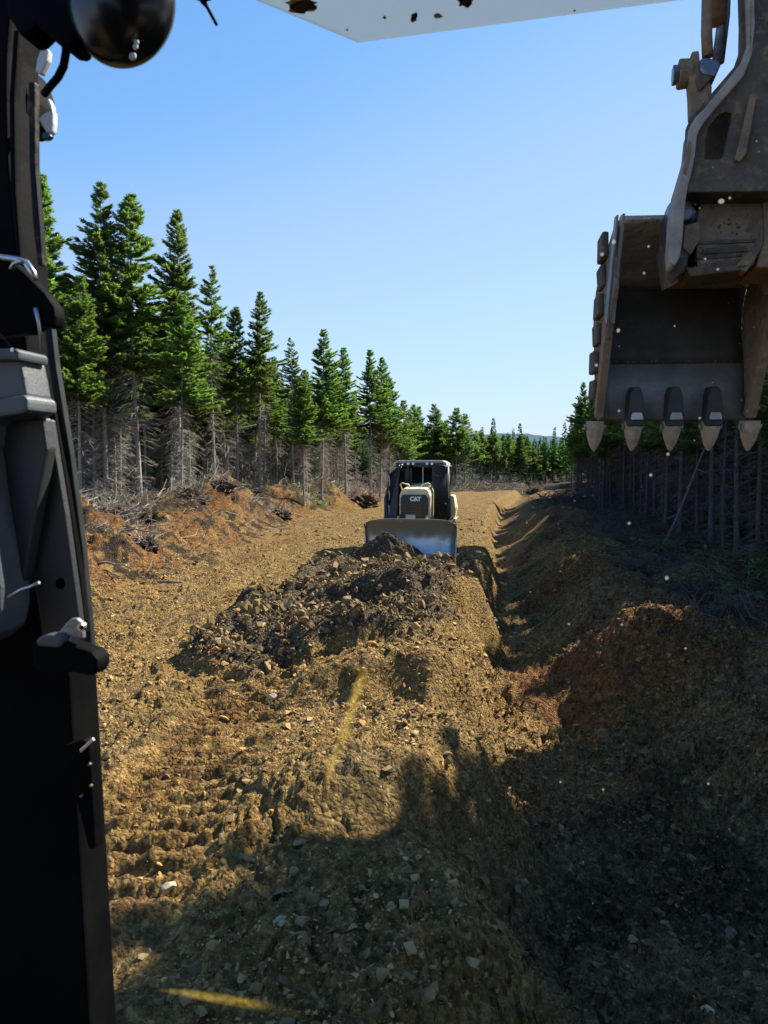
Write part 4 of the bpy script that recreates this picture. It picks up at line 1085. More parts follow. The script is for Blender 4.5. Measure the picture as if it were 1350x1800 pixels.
# loose soil in front of the blade
def soil_heap():
    px, py = 0.05, 23.75
    n = 90; g = np.linspace(-1, 1, n); A, B = np.meshgrid(g, g)
    rr = np.sqrt(A ** 2 + B ** 2) + 0.10 * fbm(A * 2.5, B * 2.5, 700, 3)
    X, Y = px + A * 1.55, py + B * 0.95
    z = 0.95 * np.clip(1 - rr / 0.88, 0, 1) ** 0.85 + 0.06 * fbm(A * 7, B * 7, 702, 3) * (rr < 0.85) - 0.08 + height(X, Y)
    idx = np.arange(n * n).reshape(n, n); F = np.stack([idx[:-1, :-1], idx[:-1, 1:], idx[1:, 1:], idx[1:, :-1]], -1).reshape(-1, 4)
    keep = (rr < 0.93).ravel(); F = F[keep[F].all(1)]
    used = np.unique(F); rm = np.full(n * n, -1); rm[used] = np.arange(len(used))
    V = np.stack([X - px, Y - py, z], -1).reshape(-1, 3)[used]; F = rm[F]
    t = thing('soil_heap', 'dark heap of loose soil and clods pushed up against the bulldozer blade', 'dirt heap', (px, py, 0))
    me = mesh_np('soil', V, F, False); obj('soil', me, mat('dark_soil', (0.085, 0.060, 0.036), 0.95, second=(0.05, 0.035, 0.022), scale=8, spec=0.1, bump_s=0.9, bump_scale=18), t)
    q = np.random.default_rng(4); k = 260
    a = q.uniform(0, 6.283, k); r = np.sqrt(q.random(k)) * 0.85
    cx, cy = np.cos(a) * r * 1.5, np.sin(a) * r * 0.9
    zz = height(px + cx, py + cy) + 0.95 * np.clip(1 - r / 0.88, 0, 1) ** 0.85 - 0.05
    V, F, C = merge_instances(TEMPL, q.integers(0, len(TEMPL), k), np.stack([cx, cy, zz], -1), rot_mats(k, 1.0, q), 0.05 + 0.07 * q.random(k) ** 2, np.array([[0.10, 0.072, 0.042]]) * q.uniform(0.6, 1.5, (k, 1)))
    obj('clods', mesh_np('clods', V, F, False, C), M['stone'], t, kind='stuff')
soil_heap()
# ------------------------------------------------------------------ the excavator whose cab the picture is taken from
MA = 12.5                                                       # the machine points this much to the right of the view
ex = thing('excavator', 'excavator seen from its own cab, black pillar and raised toothed bucket', 'excavator', (0, 0, 0), R(-MA))
_c, _s = math.cos(R(MA)), math.sin(R(MA))
def mp(u, v, f):
    """machine point (right, forward, up) where the sight line of a pixel reaches the forward distance f"""
    d = ray(u, v); r_, f_ = d.x * _c - d.y * _s, d.x * _s + d.y * _c
    k = f / f_
    return Vector((r_ * k, f, CAM.z + d.z * k))
def plate(name, uv, f0, th, m, parent=None, bev=0.004, **kw):
    # what lies to one side of the view direction shows its far edge as its outline
    back = sum(u for u, v in uv) / len(uv) < 400
    a = [mp(u, v, f0 + th) - Vector((0, th, 0)) for u, v in uv] if back else [mp(u, v, f0) for u, v in uv]
    return obj(name, prism(a, [p + Vector((0, th, 0)) for p in a], bev), m, parent or ex, **kw)
def rod(name, uvf, rad, m, parent=None, seg=8, **kw):
    return obj(name, tube([mp(*q) for q in uvf], rad, seg), m, parent or ex, **kw)
M['cab_black'] = mat('cab_black', (0.003, 0.003, 0.0035), 0.65, second=(0.006, 0.006, 0.006), scale=6, bump_s=0.04, bump_scale=120, spec=0.035)
M['cab_worn'] = mat('cab_worn', (0.008, 0.008, 0.008), 0.5, second=(0.13, 0.085, 0.045), scale=14, lo=0.60, hi=0.70, spec=0.1)
M['seal_rubber'] = mat('seal_rubber', (0.016, 0.020, 0.021), 0.5, second=(0.026, 0.032, 0.033), scale=20, spec=0.2)
M['grey_plastic'] = mat('grey_plastic', (0.085, 0.092, 0.10), 0.5, second=(0.055, 0.06, 0.066), scale=9, bump_s=0.08, bump_scale=200)
M['dark_plastic'] = mat('dark_plastic', (0.022, 0.024, 0.025), 0.5, second=(0.05, 0.045, 0.035), scale=45, lo=0.66, hi=0.72, bump_s=0.06, bump_scale=160)
M['bare_metal'] = mat('bare_metal', (0.52, 0.52, 0.53), 0.3, 0.9)
def visor_material():
    m = mat('visor_white', (0.66, 0.72, 0.76), 0.45, second=(0.58, 0.61, 0.60), scale=5, lo=0.5, hi=0.8)
    n, l = m.node_tree.nodes, m.node_tree.links
    t = n.new('ShaderNodeBsdfTranslucent'); t.inputs['Color'].default_value = (0.50, 0.58, 0.64, 1)      # milky plastic lets some light through
    x = n.new('ShaderNodeMixShader'); x.inputs[0].default_value = 0.60
    l.new(n['Principled BSDF'].outputs[0], x.inputs[1]); l.new(t.outputs[0], x.inputs[2]); l.new(x.outputs[0], n['Material Output'].inputs['Surface'])
    return m
M['visor_white'] = visor_material()
M['rust'] = mat('rust', (0.12, 0.055, 0.018), 0.9, second=(0.028, 0.016, 0.010), scale=60, lo=0.42, hi=0.55)
M['rust_stain'] = mat('rust_stain', (0.42, 0.28, 0.12), 0.8, second=(0.60, 0.52, 0.38), scale=70, lo=0.42, hi=0.6)
M['lamp_white'] = mat('lamp_white', (0.62, 0.62, 0.58), 0.35)
M['lamp_blue'] = mat('lamp_blue', (0.05, 0.10, 0.16), 0.2)
def dirty(name, a, b, c, metal=0.0, rough=0.8):
    m = mat(name, a, rough, metal, second=b, scale=5, lo=0.38, hi=0.66, bump_s=0.6, bump_scale=22, spec=0.25)
    n, l = m.node_tree.nodes, m.node_tree.links; p = n['Principled BSDF']
    tc = n.new('ShaderNodeTexCoord'); t = n.new('ShaderNodeTexNoise'); t.inputs['Scale'].default_value = 16; t.inputs['Detail'].default_value = 8; t.inputs['Roughness'].default_value = 0.7; l.new(tc.outputs['Object'], t.inputs['Vector'])
    r = n.new('ShaderNodeMapRange'); r.inputs['From Min'].default_value = 0.52; r.inputs['From Max'].default_value = 0.66; l.new(t.outputs['Fac'], r.inputs['Value'])
    old = p.inputs['Base Color'].links[0].from_socket; l.new(mixnode(m, r.outputs['Result'], old, c), p.inputs['Base Color'])
    return m
M['dirty_steel'] = dirty('dirty_steel', (0.25, 0.19, 0.135), (0.15, 0.115, 0.085), (0.33, 0.24, 0.15))
M['flange_steel'] = dirty('flange_steel', (0.42, 0.35, 0.28), (0.27, 0.22, 0.17), (0.45, 0.34, 0.23))  # lighter than the other steel: sky light on the flange put into colour
M['dirty_dark'] = dirty('dirty_dark', (0.14, 0.105, 0.075), (0.08, 0.062, 0.048), (0.24, 0.16, 0.09))
M['rusty_steel'] = dirty('rusty_steel', (0.30, 0.185, 0.105), (0.18, 0.125, 0.085), (0.36, 0.24, 0.13))
M['worn_steel'] = mat('worn_steel', (0.30, 0.30, 0.31), 0.45, 0.6, second=(0.20, 0.17, 0.14), scale=8, lo=0.45, hi=0.7, bump_s=0.2, bump_scale=50)
M['bucket_inside'] = mat('bucket_inside', (0.075, 0.065, 0.052), 0.7, 0.2, second=(0.035, 0.032, 0.028), scale=3, lo=0.35, hi=0.65, bump_s=0.35, bump_scale=18)
M['bucket_tan'] = dirty('bucket_tan', (0.50, 0.38, 0.27), (0.34, 0.255, 0.18), (0.55, 0.43, 0.29))  # dried tan dirt, lightened with bounced ground light put into the colour
M['lip_steel'] = mat('lip_steel', (0.25, 0.23, 0.21), 0.5, 0.25, second=(0.16, 0.14, 0.12), scale=4, bump_s=0.25, bump_scale=30)
M['tooth_steel'] = dirty('tooth_steel', (0.48, 0.36, 0.24), (0.34, 0.24, 0.16), (0.55, 0.43, 0.30))
M['grease'] = mat('grease', (0.10, 0.12, 0.15), 0.35, 0.4, second=(0.20, 0.22, 0.25), scale=14, lo=0.45, hi=0.6)

# -- cab: pillar, door edge and fittings
pil = plate('cab_pillar', [(-260, -120), (98, -120), (92, -20), (76, 60), (69, 130), (68, 210), (70, 300), (78, 400), (86, 490), (101, 630), (128, 800), (150, 960), (170, 1170), (188, 1480), (206, 1800), (224, 2060), (-260, 2060)], 0.98, 0.07, M['cab_black'], bev=0.005)
plate('door_seal', [(84, 560), (98, 560), (107, 640), (133, 800), (154, 960), (173, 1170), (160, 1170), (140, 960), (118, 800), (93, 640)], 0.966, 0.012, M['seal_rubber'], bev=0.003)
plate('worn_edge', [(58, 150), (70, 150), (71, 300), (79, 400), (84, 470), (74, 470), (66, 400), (60, 300)], 0.968, 0.011, M['cab_worn'], bev=0.003)
plate('rib', [(34, 60), (44, 60), (36, 180), (38, 330), (48, 470), (40, 470), (28, 330), (26, 180)], 0.966, 0.013, M['cab_black'], bev=0.004)
pp = plate('lock_plate', [(20, 745), (98, 738), (106, 790), (124, 900), (143, 1040), (152, 1112), (112, 1118), (84, 1122), (76, 1060), (50, 940), (30, 840)], 0.925, 0.012, M['dark_plastic'], bev=0.003)
def disc(name, u, v, f, rad, m, parent, th=0.004, seg=16, **kw):
    bm = bmesh.new(); bmesh.ops.create_cone(bm, cap_ends=True, segments=seg, radius1=rad, radius2=rad * 0.86, depth=th, matrix=Matrix.Translation(mp(u, v, f)) @ Euler((R(90), 0, 0)).to_matrix().to_4x4())
    return obj(name, bm, m, parent, **kw)
h_ = disc('hole', 105, 1026, 0.9235, 0.0085, mat('hole_black', (0.002, 0.002, 0.002), 0.9, spec=0.0), pp); h_.scale = (0.8, 1, 1); h_.location.x = mp(105, 1026, 0.92).x * 0.2
plate('shadow_gap', [(92, 720), (104, 720), (128, 860), (150, 1010), (160, 1110), (150, 1110), (140, 1010), (116, 860)], 0.955, 0.012, M['cab_black'], bev=0.002)
mo = plate('door_moulding', [(-200, 640), (80, 640), (86, 670), (92, 704), (0, 716), (-200, 722)], 0.865, 0.05, M['grey_plastic'], bev=0.005)
plate('moulding_cap', [(-200, 622), (-20, 620), (6, 626), (80, 624), (86, 630), (85, 643), (-200, 644)], 0.850, 0.06, M['grey_plastic'], mo, 0.005)
plate('moulding_ledge', [(-200, 716), (2, 714), (94, 701), (100, 708), (101, 726), (92, 732), (36, 740), (22, 750), (18, 790), (-200, 792)], 0.852, 0.06, M['grey_plastic'], mo, 0.006)
plate('moulding_leg', [(-200, 782), (18, 781), (21, 800), (30, 870), (45, 960), (54, 1020), (55, 1060), (46, 1098), (18, 1120), (-200, 1130)], 0.856, 0.06, M['grey_plastic'], mo, 0.006)
plate('inset_panel', [(14, 745), (92, 735), (100, 790), (60, 1010), (50, 1040)], 0.90, 0.02, M['dark_plastic'], mo, 0.004)  # black inset panel of the moulding
rod('trim_wire', [(14, 1050, 0.848), (38, 1036, 0.848), (52, 1032, 0.848), (69, 1024, 0.848)], 0.0022, M['bare_metal'], mo, 6)
lh = plate('latch_handle', [(-200, 458), (10, 458), (38, 466), (62, 486), (98, 522), (114, 545), (117, 562), (114, 577), (104, 581), (88, 578), (70, 590), (-200, 620)], 0.835, 0.022, M['cab_black'], bev=0.004)
rod('latch_rod', [(-60, 446, 0.83), (0, 452, 0.83), (28, 456, 0.83), (46, 462, 0.83), (58, 480, 0.83), (63, 492, 0.83)], [0.004, 0.004, 0.004, 0.0045, 0.0045, 0.003], M['bare_metal'], lh)
rod('hook', [(20, 474, 0.828), (24, 464, 0.828), (34, 459, 0.828), (46, 462, 0.828)], 0.003, M['bare_metal'], lh, 6)
rod('trim_strip', [(63, 542, 0.832), (68, 566, 0.832), (75, 622, 0.836)], [0.0035, 0.0022, 0.0016], M['bare_metal'], lh, 6)
disc('stud', 23, 615, 0.832, 0.003, M['bare_metal'], lh, 0.004, 10)
rod('stay', [(-30, 560, 0.834), (4, 590, 0.834), (22, 613, 0.834)], 0.0012, M['seal_rubber'], lh, 5)
ct = plate('door_catch', [(80, 1122), (98, 1112), (122, 1113), (140, 1122), (184, 1137), (194, 1150), (195, 1164), (190, 1175), (178, 1178), (150, 1172), (100, 1178), (82, 1160)], 0.86, 0.03, M['cab_black'], bev=0.006)
plate('catch_collar', [(80, 1118), (96, 1110), (120, 1110), (128, 1120), (120, 1134), (82, 1130)], 0.855, 0.02, M['grey_plastic'], ct, 0.004)
plate('catch_bracket', [(106, 1113), (122, 1094), (131, 1085), (141, 1085), (150, 1093), (152, 1120), (148, 1122), (128, 1116)], 0.868, 0.008, M['worn_steel'], ct, 0.003)
disc('bolt', 143, 1102, 0.864, 0.0062, M['bare_metal'], ct, 0.006, 12); disc('washer_hole', 143.5, 1103, 0.8605, 0.0028, M['cab_black'], ct, 0.003, 10)
pl2 = plate('striker_plate', [(128, 1302), (160, 1292), (171, 1300), (182, 1480), (170, 1482), (146, 1390), (140, 1320)], 0.95, 0.02, M['cab_black'], bev=0.003)
plate('striker_edge', [(142, 1316), (165, 1296), (168, 1301), (145, 1322)], 0.9455, 0.004, M['bare_metal'], pl2, 0.0008)
for u, v in ((160, 1381), (143, 1399), (158, 1343)): disc('screw', u, v, 0.947, 0.0022, M['worn_steel'], pl2, 0.004, 8)
# -- mirror housing at the top with its arm, cable and the lamp outside
mh = plate('mirror_mount', [(40, -120), (128, -120), (150, -40), (172, 55), (162, 106), (154, 110), (141, 108), (128, 97), (112, 86), (100, 74), (86, 88), (72, 92), (52, 60)], 0.84, 0.04, M['cab_black'], bev=0.006)
bm = bmesh.new(); bmesh.ops.create_uvsphere(bm, u_segments=40, v_segments=24, radius=1.0)
ctr = mp(214, 8, 0.86)
for v in bm.verts:
    v.co = Vector((v.co.x * 0.0695, v.co.y * 0.045, v.co.z * 0.0735)) + ctr
for f in bm.faces: f.smooth = True
dome = obj('mirror_housing', bm, M['cab_black'], ex)
dome.data.materials[0] = mat('gloss_black', (0.012, 0.011, 0.011), 0.22, second=(0.05, 0.04, 0.03), scale=50, lo=0.68, hi=0.74, spec=0.5)
for u, v, r_ in ((233, 99, 0.0048), (238, 82, 0.0034), (240, 74, 0.0030)): disc('painted_glint', u, v, 0.8195, r_, M['lamp_white'], dome, 0.002, 9)  # small white discs, painted highlights of the glossy dome
rod('cable', [(116, 60, 0.87), (116, 92, 0.87), (112, 116, 0.87), (102, 136, 0.88), (88, 152, 0.89), (78, 165, 0.90)], 0.0052, M['cab_black'])
plate('white_bracket', [(84, 86), (93, 95), (91, 112), (80, 136), (70, 132), (74, 108)], 0.93, 0.01, M['lamp_white'], bev=0.002)
sl = plate('side_lamp', [(60, 142), (80, 140), (90, 156), (98, 180), (101, 205), (99, 232), (92, 246), (76, 252), (60, 250)], 1.02, 0.07, M['cab_black'], bev=0.008)
plate('lamp_face', [(76, 213), (90, 203), (102, 200), (102, 222), (100, 236), (92, 243), (86, 232), (81, 224)], 1.012, 0.012, M['lamp_white'], sl, 0.003)
plate('lamp_chip', [(87, 180), (93, 178), (98, 190), (99, 200), (94, 196)], 1.012, 0.010, M['lamp_white'], sl, 0.002)
plate('lamp_lens', [(80, 238), (92, 236), (97, 243), (90, 249), (80, 250)], 1.010, 0.010, M['lamp_blue'], sl, 0.003)
rod('wiper_arm', [(352, -20, 1.0), (357, 2, 1.0), (364, 12, 1.0), (381, 44, 1.0)], [0.0055, 0.0045, 0.0025, 0.0022], M['cab_black'], None, 6)
plate('wiper_clip', [(342, -8), (375, -6), (372, 2), (358, 5), (346, 2)], 0.995, 0.01, M['cab_black'], bev=0.002)
# -- sun visor and the rest of the cab shell
VZ = 3.50
def mz(u, v, z):
    d = ray(u, v); k = (z - CAM.z) / d.z; p = CAM + d * k
    return Vector((p.x * _c - p.y * _s, p.x * _s + p.y * _c, z))
vis = [mz(630, 75, VZ), mz(1205, -1, VZ)]
dirr = (vis[1] - vis[0]).normalized()
e2 = vis[1] + dirr * 0.35
left_c = mz(452, 1, VZ)
bk = 0.60
poly = [vis[0], e2, Vector((e2.x, bk, VZ)), Vector((left_c.x - 0.05, bk, VZ)), left_c + Vector((-0.006, -0.06, 0)), left_c]
vs = obj('sun_visor', prism(poly, [p + Vector((0, 0, 0.003)) for p in poly], 0.0), M['visor_white'], ex)
def blot(u, v, ru, rv, m, seed, name='rust_patch'):
    q = random.Random(seed); P = []
    for k in range(18):
        a = 2 * math.pi * k / 18; w = q.uniform(0.7, 1.25)
        P.append(mz(u + ru * w * math.cos(a), v + rv * w * math.sin(a), VZ - 0.0012 - 0.0004 * (m is M['rust'])))
    return obj(name, prism(P, [p + Vector((0, 0, 0.0006)) for p in P]), m, vs)
blot(529, 10, 26, 14, M['rust_stain'], 1); blot(531, 12, 22, 11, M['rust'], 2); blot(818, 4, 13, 10, M['rust'], 3); blot(728, 31, 6, 9, M['rust'], 4); blot(676, 31, 3, 2.5, M['rust'], 5)
blot(610, 53, 2, 1.6, M['rust'], 6); blot(1010, 19, 2, 1.8, M['rust'], 7); blot(770, 28, 8, 5, M['rust_stain'], 8)
obj('cab_roof', box((0.05, -0.35, 3.57), (1.30, 1.90, 0.10), 0.02), M['cab_black'], ex)
obj('cab_floor', box((0.05, -0.30, 1.20), (1.20, 1.8, 0.08), 0.01), M['cab_black'], ex)
obj('rear_wall', box((0.05, -1.25, 2.35), (1.30, 0.06, 2.4), 0.01), M['cab_black'], ex)
obj('right_wall', box((0.72, -0.55, 1.75), (0.06, 1.4, 1.1), 0.01), M['cab_black'], ex)
obj('right_post', box((0.78, 0.75, 2.36), (0.07, 0.08, 2.36), 0.01), M['cab_black'], ex)
obj('left_light_block', box((-0.66, -0.30, 2.36), (0.06, 1.8, 2.3), 0.01), M['cab_black'], ex)  # unseen side closed over the door window to block sky light
obj('seat', box((0.0, -0.45, 1.75), (0.5, 0.5, 0.5), 0.08), M['dark_plastic'], ex)
# -- windscreen with dust specks
wp = [(-1.1, 1.07, 4.1), (1.5, 1.07, 4.1), (1.5, 1.07, 1.5), (-1.1, 1.07, 1.5)]
gm = bpy.data.materials.new('clear_pane'); gm.use_nodes = True
gn = gm.node_tree.nodes; gn.remove(gn['Principled BSDF']); tb = gn.new('ShaderNodeBsdfTransparent'); tb.inputs['Color'].default_value = (0.975, 0.985, 0.98, 1); gm.node_tree.links.new(tb.outputs[0], gn['Material Output'].inputs['Surface'])
pane = obj('windscreen', prism([Vector(p) for p in wp], [Vector(p) + Vector((0, 0.005, 0)) for p in wp]), gm, ex)
def specks():
    q = random.Random(8); bm = bmesh.new()
    L = [(1268, 354, 7), (1283, 348, 3), (178, 497, 4), (208, 478, 4), (222, 458, 5), (1174, 798, 4), (1144, 835, 4), (1106, 920, 4), (1172, 1016, 5), (1087, 581, 5), (1079, 425, 6), (1132, 480, 3), (1058, 447, 5), (1186, 573, 2), (1048, 642, 4), (1088, 722, 3),
         (1000, 1097, 3), (1093, 1098, 3), (872, 1090, 4), (1205, 1140, 3), (1240, 455, 3), (1262, 473, 3), (1230, 735, 3), (385, 555, 3), (230, 325, 2), (1140, 433, 3), (985, 1375, 3), (1060, 1388, 3), (1245, 1378, 3)]
    for u, v, r_ in L + [(q.uniform(180, 1340), q.uniform(150, 1700), q.choice([0.8, 1.0, 1.0, 1.4])) for _ in range(90)]:
        c = mp(u, v, 1.066); rr = r_ * 0.62 * 1.07 / FPX
        vs_ = [bm.verts.new(c + Vector((math.cos(k * math.pi / 4) * rr * q.uniform(0.75, 1.15), 0, math.sin(k * math.pi / 4) * rr * q.uniform(0.75, 1.15)))) for k in range(8)]
        b_ = [bm.verts.new(x.co + Vector((0, 0.0006, 0))) for x in vs_]
        bm.faces.new(vs_); bm.faces.new(b_[::-1])
        for k in range(8): bm.faces.new((vs_[k], b_[k], b_[(k + 1) % 8], vs_[(k + 1) % 8]))
    bmesh.ops.recalc_face_normals(bm, faces=bm.faces[:])
    m = bpy.data.materials.new('dust'); m.use_nodes = True; n, l = m.node_tree.nodes, m.node_tree.links; n.remove(n['Principled BSDF'])
    a = n.new('ShaderNodeBsdfTransparent'); d1 = n.new('ShaderNodeBsdfDiffuse'); d1.inputs['Color'].default_value = (0.6, 0.6, 0.6, 1); d2 = n.new('ShaderNodeBsdfTranslucent'); d2.inputs['Color'].default_value = (0.75, 0.75, 0.75, 1)
    x = n.new('ShaderNodeMixShader'); x.inputs[0].default_value = 0.5; l.new(d1.outputs[0], x.inputs[1]); l.new(d2.outputs[0], x.inputs[2])
    y = n.new('ShaderNodeMixShader'); y.inputs[0].default_value = 0.24; l.new(a.outputs[0], y.inputs[1]); l.new(x.outputs[0], y.inputs[2]); l.new(y.outputs[0], n['Material Output'].inputs['Surface'])
    obj('dust_specks', bm, m, pane, kind='stuff')
specks()
def painted_reflection(name, pts, w, m, label):
    """a yellow reflection painted as a thin strip on the glass"""
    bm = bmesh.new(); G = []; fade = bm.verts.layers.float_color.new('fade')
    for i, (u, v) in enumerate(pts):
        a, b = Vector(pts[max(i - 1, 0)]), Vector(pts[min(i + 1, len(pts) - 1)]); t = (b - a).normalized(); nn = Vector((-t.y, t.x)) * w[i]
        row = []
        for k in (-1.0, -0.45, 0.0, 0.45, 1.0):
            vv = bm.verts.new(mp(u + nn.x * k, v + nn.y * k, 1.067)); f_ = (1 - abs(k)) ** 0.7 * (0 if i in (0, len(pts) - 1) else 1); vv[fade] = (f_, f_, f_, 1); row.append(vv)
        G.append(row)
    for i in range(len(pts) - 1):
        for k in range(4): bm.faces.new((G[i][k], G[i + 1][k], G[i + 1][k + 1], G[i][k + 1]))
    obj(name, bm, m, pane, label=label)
ym = bpy.data.materials.new('yellow_reflection'); ym.use_nodes = True; n_, l_ = ym.node_tree.nodes, ym.node_tree.links; n_.remove(n_['Principled BSDF'])  # translucent yellow standing for a reflection in the pane
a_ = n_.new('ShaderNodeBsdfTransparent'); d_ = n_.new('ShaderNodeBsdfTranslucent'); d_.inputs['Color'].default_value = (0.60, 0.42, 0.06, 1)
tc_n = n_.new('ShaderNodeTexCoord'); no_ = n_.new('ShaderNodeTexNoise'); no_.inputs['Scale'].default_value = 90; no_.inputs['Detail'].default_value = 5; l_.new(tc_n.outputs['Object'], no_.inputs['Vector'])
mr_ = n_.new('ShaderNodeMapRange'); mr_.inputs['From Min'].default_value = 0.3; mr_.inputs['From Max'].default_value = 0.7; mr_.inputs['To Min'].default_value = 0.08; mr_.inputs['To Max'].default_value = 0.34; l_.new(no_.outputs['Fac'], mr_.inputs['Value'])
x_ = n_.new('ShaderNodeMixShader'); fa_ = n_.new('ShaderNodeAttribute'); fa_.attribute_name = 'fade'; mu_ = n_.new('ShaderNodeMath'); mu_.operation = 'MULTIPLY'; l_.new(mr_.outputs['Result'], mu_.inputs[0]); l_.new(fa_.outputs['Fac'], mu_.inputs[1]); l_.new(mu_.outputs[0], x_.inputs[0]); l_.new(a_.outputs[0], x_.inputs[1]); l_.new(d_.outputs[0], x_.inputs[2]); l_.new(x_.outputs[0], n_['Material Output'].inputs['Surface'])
painted_reflection('reflection_streak', [(642, 1160), (634, 1200), (614, 1260), (596, 1310), (580, 1355), (570, 1395)], [8, 13, 14, 11, 8, 5], ym, 'faint upright yellow reflection painted on the glass over the road')
painted_reflection('reflection_streak', [(275, 1740), (330, 1746), (390, 1756), (450, 1766), (510, 1778), (550, 1792)], [3, 9, 11, 11, 11, 6], ym, 'faint level yellow reflection painted low on the glass')

def packed_dirt(parent, spots, seed, size, m):
    """dried mud and pebbles sticking to steel: spots are (centre, spread)"""
    q = np.random.default_rng(seed); P, S = [], []
    for c, sp, k in spots:
        P.append(np.array(c)[None] + np.clip(q.normal(0, 1, (k, 3)), -1.5, 1.5) * np.array(sp)[None]); S.append(size * (0.5 + q.pareto(3.0, k)))
    P, S = np.concatenate(P), np.clip(np.concatenate(S), 0, size * 3)
    V, F, C = merge_instances(TEMPL, q.integers(0, len(TEMPL), len(P)), P, rot_mats(len(P), 1.0, q), S, np.array([[0.17, 0.125, 0.08]]) * q.uniform(0.6, 1.5, (len(P), 1)))
    obj('packed_dirt', mesh_np('packed_dirt', V, F, False, C), M['stone'], parent, kind='stuff')
# -- bucket
FL = 5.40
pL, pR = mp(1043, 738, FL), mp(1326, 738, FL)
rl, rr_, zl = pL.x, pR.x, pL.z
W = rr_ - rl
prof_b = [(0.00, 0.00), (0.05, 0.20), (0.08, 0.40), (0.14, 0.60), (0.16, 0.78), (0.10, 0.93), (-0.04, 1.06), (-0.19, 1.16), (-0.32, 1.24), (-0.40, 1.29)]
prof_b = [(f, z * 0.94) for f, z in prof_b]
bk_ = bpy.data.objects.new('bucket', None); col.objects.link(bk_); bk_.parent = ex; bk_['label'] = 'raised dirt worn digging bucket with five teeth, its mouth facing the cab'
def bprof(i0, i1, name, m, x0=0.03, x1=None, th=0.03):
    x1 = W - 0.03 if x1 is None else x1
    bm = bmesh.new(); P = prof_b[i0:i1]
    cols = 10; G = []
    for t in (0.0, th):
        g = []
        for i, (f, z) in enumerate(P):
            a = Vector((0, *P[min(i + 1, len(P) - 1)])) - Vector((0, *P[max(i - 1, 0)])); nrm = Vector((0, a.z, -a.y)).normalized()
            g.append([bm.verts.new((rl + x0 + (x1 - x0) * k / cols, FL + f + nrm.y * t, zl + z + nrm.z * t)) for k in range(cols + 1)])
        G.append(g)
    n = len(P)
    for i in range(n - 1):
        for k in range(cols):
            for s, g in enumerate(G):
                f = bm.faces.new((g[i][k], g[i][k + 1], g[i + 1][k + 1], g[i + 1][k])); f.smooth = True
    for k in range(cols):
        bm.faces.new((G[0][0][k], G[1][0][k], G[1][0][k + 1], G[0][0][k + 1])); bm.faces.new((G[0][-1][k], G[0][-1][k + 1], G[1][-1][k + 1], G[1][-1][k]))
    for i in range(n - 1):
        bm.faces.new((G[0][i][0], G[0][i + 1][0], G[1][i + 1][0], G[1][i][0])); bm.faces.new((G[0][i][-1], G[1][i][-1], G[1][i + 1][-1], G[0][i + 1][-1]))
    bmesh.ops.recalc_face_normals(bm, faces=bm.faces[:])
    return obj(name, bm, m, bk_)
bprof(0, 3, 'lip_plate', M['lip_steel'], th=0.045)
# smooth the shell profile a little
sm = [prof_b[2]]
for i in range(2, len(prof_b) - 1):
    a, b = prof_b[i], prof_b[i + 1]
    sm += [((a[0] + b[0]) / 2, (a[1] + b[1]) / 2), b]
keep_ = prof_b; prof_b = [(f + 0.004, z + 0.006) for f, z in sm]
split = next(i for i, p in enumerate(prof_b) if p[1] > 0.87)
bprof(0, split + 1, 'shell', M['bucket_inside'])
prof_b = prof_b[split:]; bprof(0, len(prof_b), 'shell_top', M['bucket_tan'])
prof_b = keep_
front = [(-0.52, 1.27), (-0.42, 0.85), (-0.18, 0.42), (-0.03, 0.02)]
front = [(f, z * 0.94) for f, z in front]
side = [(f, z) for f, z in prof_b] + front[1:]
def side_plate(r0, r1, name):
    a = [Vector((r0, FL + f, zl + z)) for f, z in side]
    return obj(name, prism(a, [p + Vector((r1 - r0, 0, 0)) for p in a], 0.004), M['dirty_steel'], bk_)
spl = side_plate(rl, rl + 0.03, 'side_plate'); spr = side_plate(rr_ - 0.03, rr_, 'side_plate')
def cutter(r0, r1, par):
    a = [(-0.29, 0.64), (-0.21, 0.40), (-0.06, 0.0), (-0.01, 0.03), (-0.13, 0.42), (-0.20, 0.64)]
    A = [Vector((r0, FL + f, zl + z)) for f, z in a]
    obj('side_cutter', prism(A, [p + Vector((r1 - r0, 0, 0)) for p in A], 0.008), M['rusty_steel'], par)
cutter(rl - 0.012, rl + 0.042, spl); cutter(rr_ - 0.055, rr_ + 0.015, spr)
for k in range(6):                                              # wear blocks along the heel of the outer side plate
    t = k / 5.0; z = 1.10 - 0.90 * t; f = -0.16 + 0.20 * t; w_ = (0.044, 0.032, 0.040, 0.034, 0.042, 0.030)[k]
    obj('wear_block', box((rl - w_ * 0.45, FL + f, zl + z), (w_, 0.15, (0.165, 0.14, 0.15, 0.14, 0.15, 0.13)[k]), 0.014, (R(-12 + 2 * k), R((2, -3, 3, -2, 1, 3)[k]), 0)), M['dirty_dark'], bk_)
for dx, f0_, wd in ((-0.014, -0.50, 0.012), (-0.006, -0.46, 0.010), (0.014, -0.53, 0.016)):
    a = [Vector((rl + dx, FL + f, zl + z)) for f, z in ((f0_ + 0.02, 1.225), (f0_ + 0.08, 1.225), (f0_ + 0.26, 0.64), (f0_ + 0.19, 0.60))]
    obj('side_rail', prism(a, [p + Vector((wd, 0, 0)) for p in a], 0.002), M['worn_steel'], bk_)
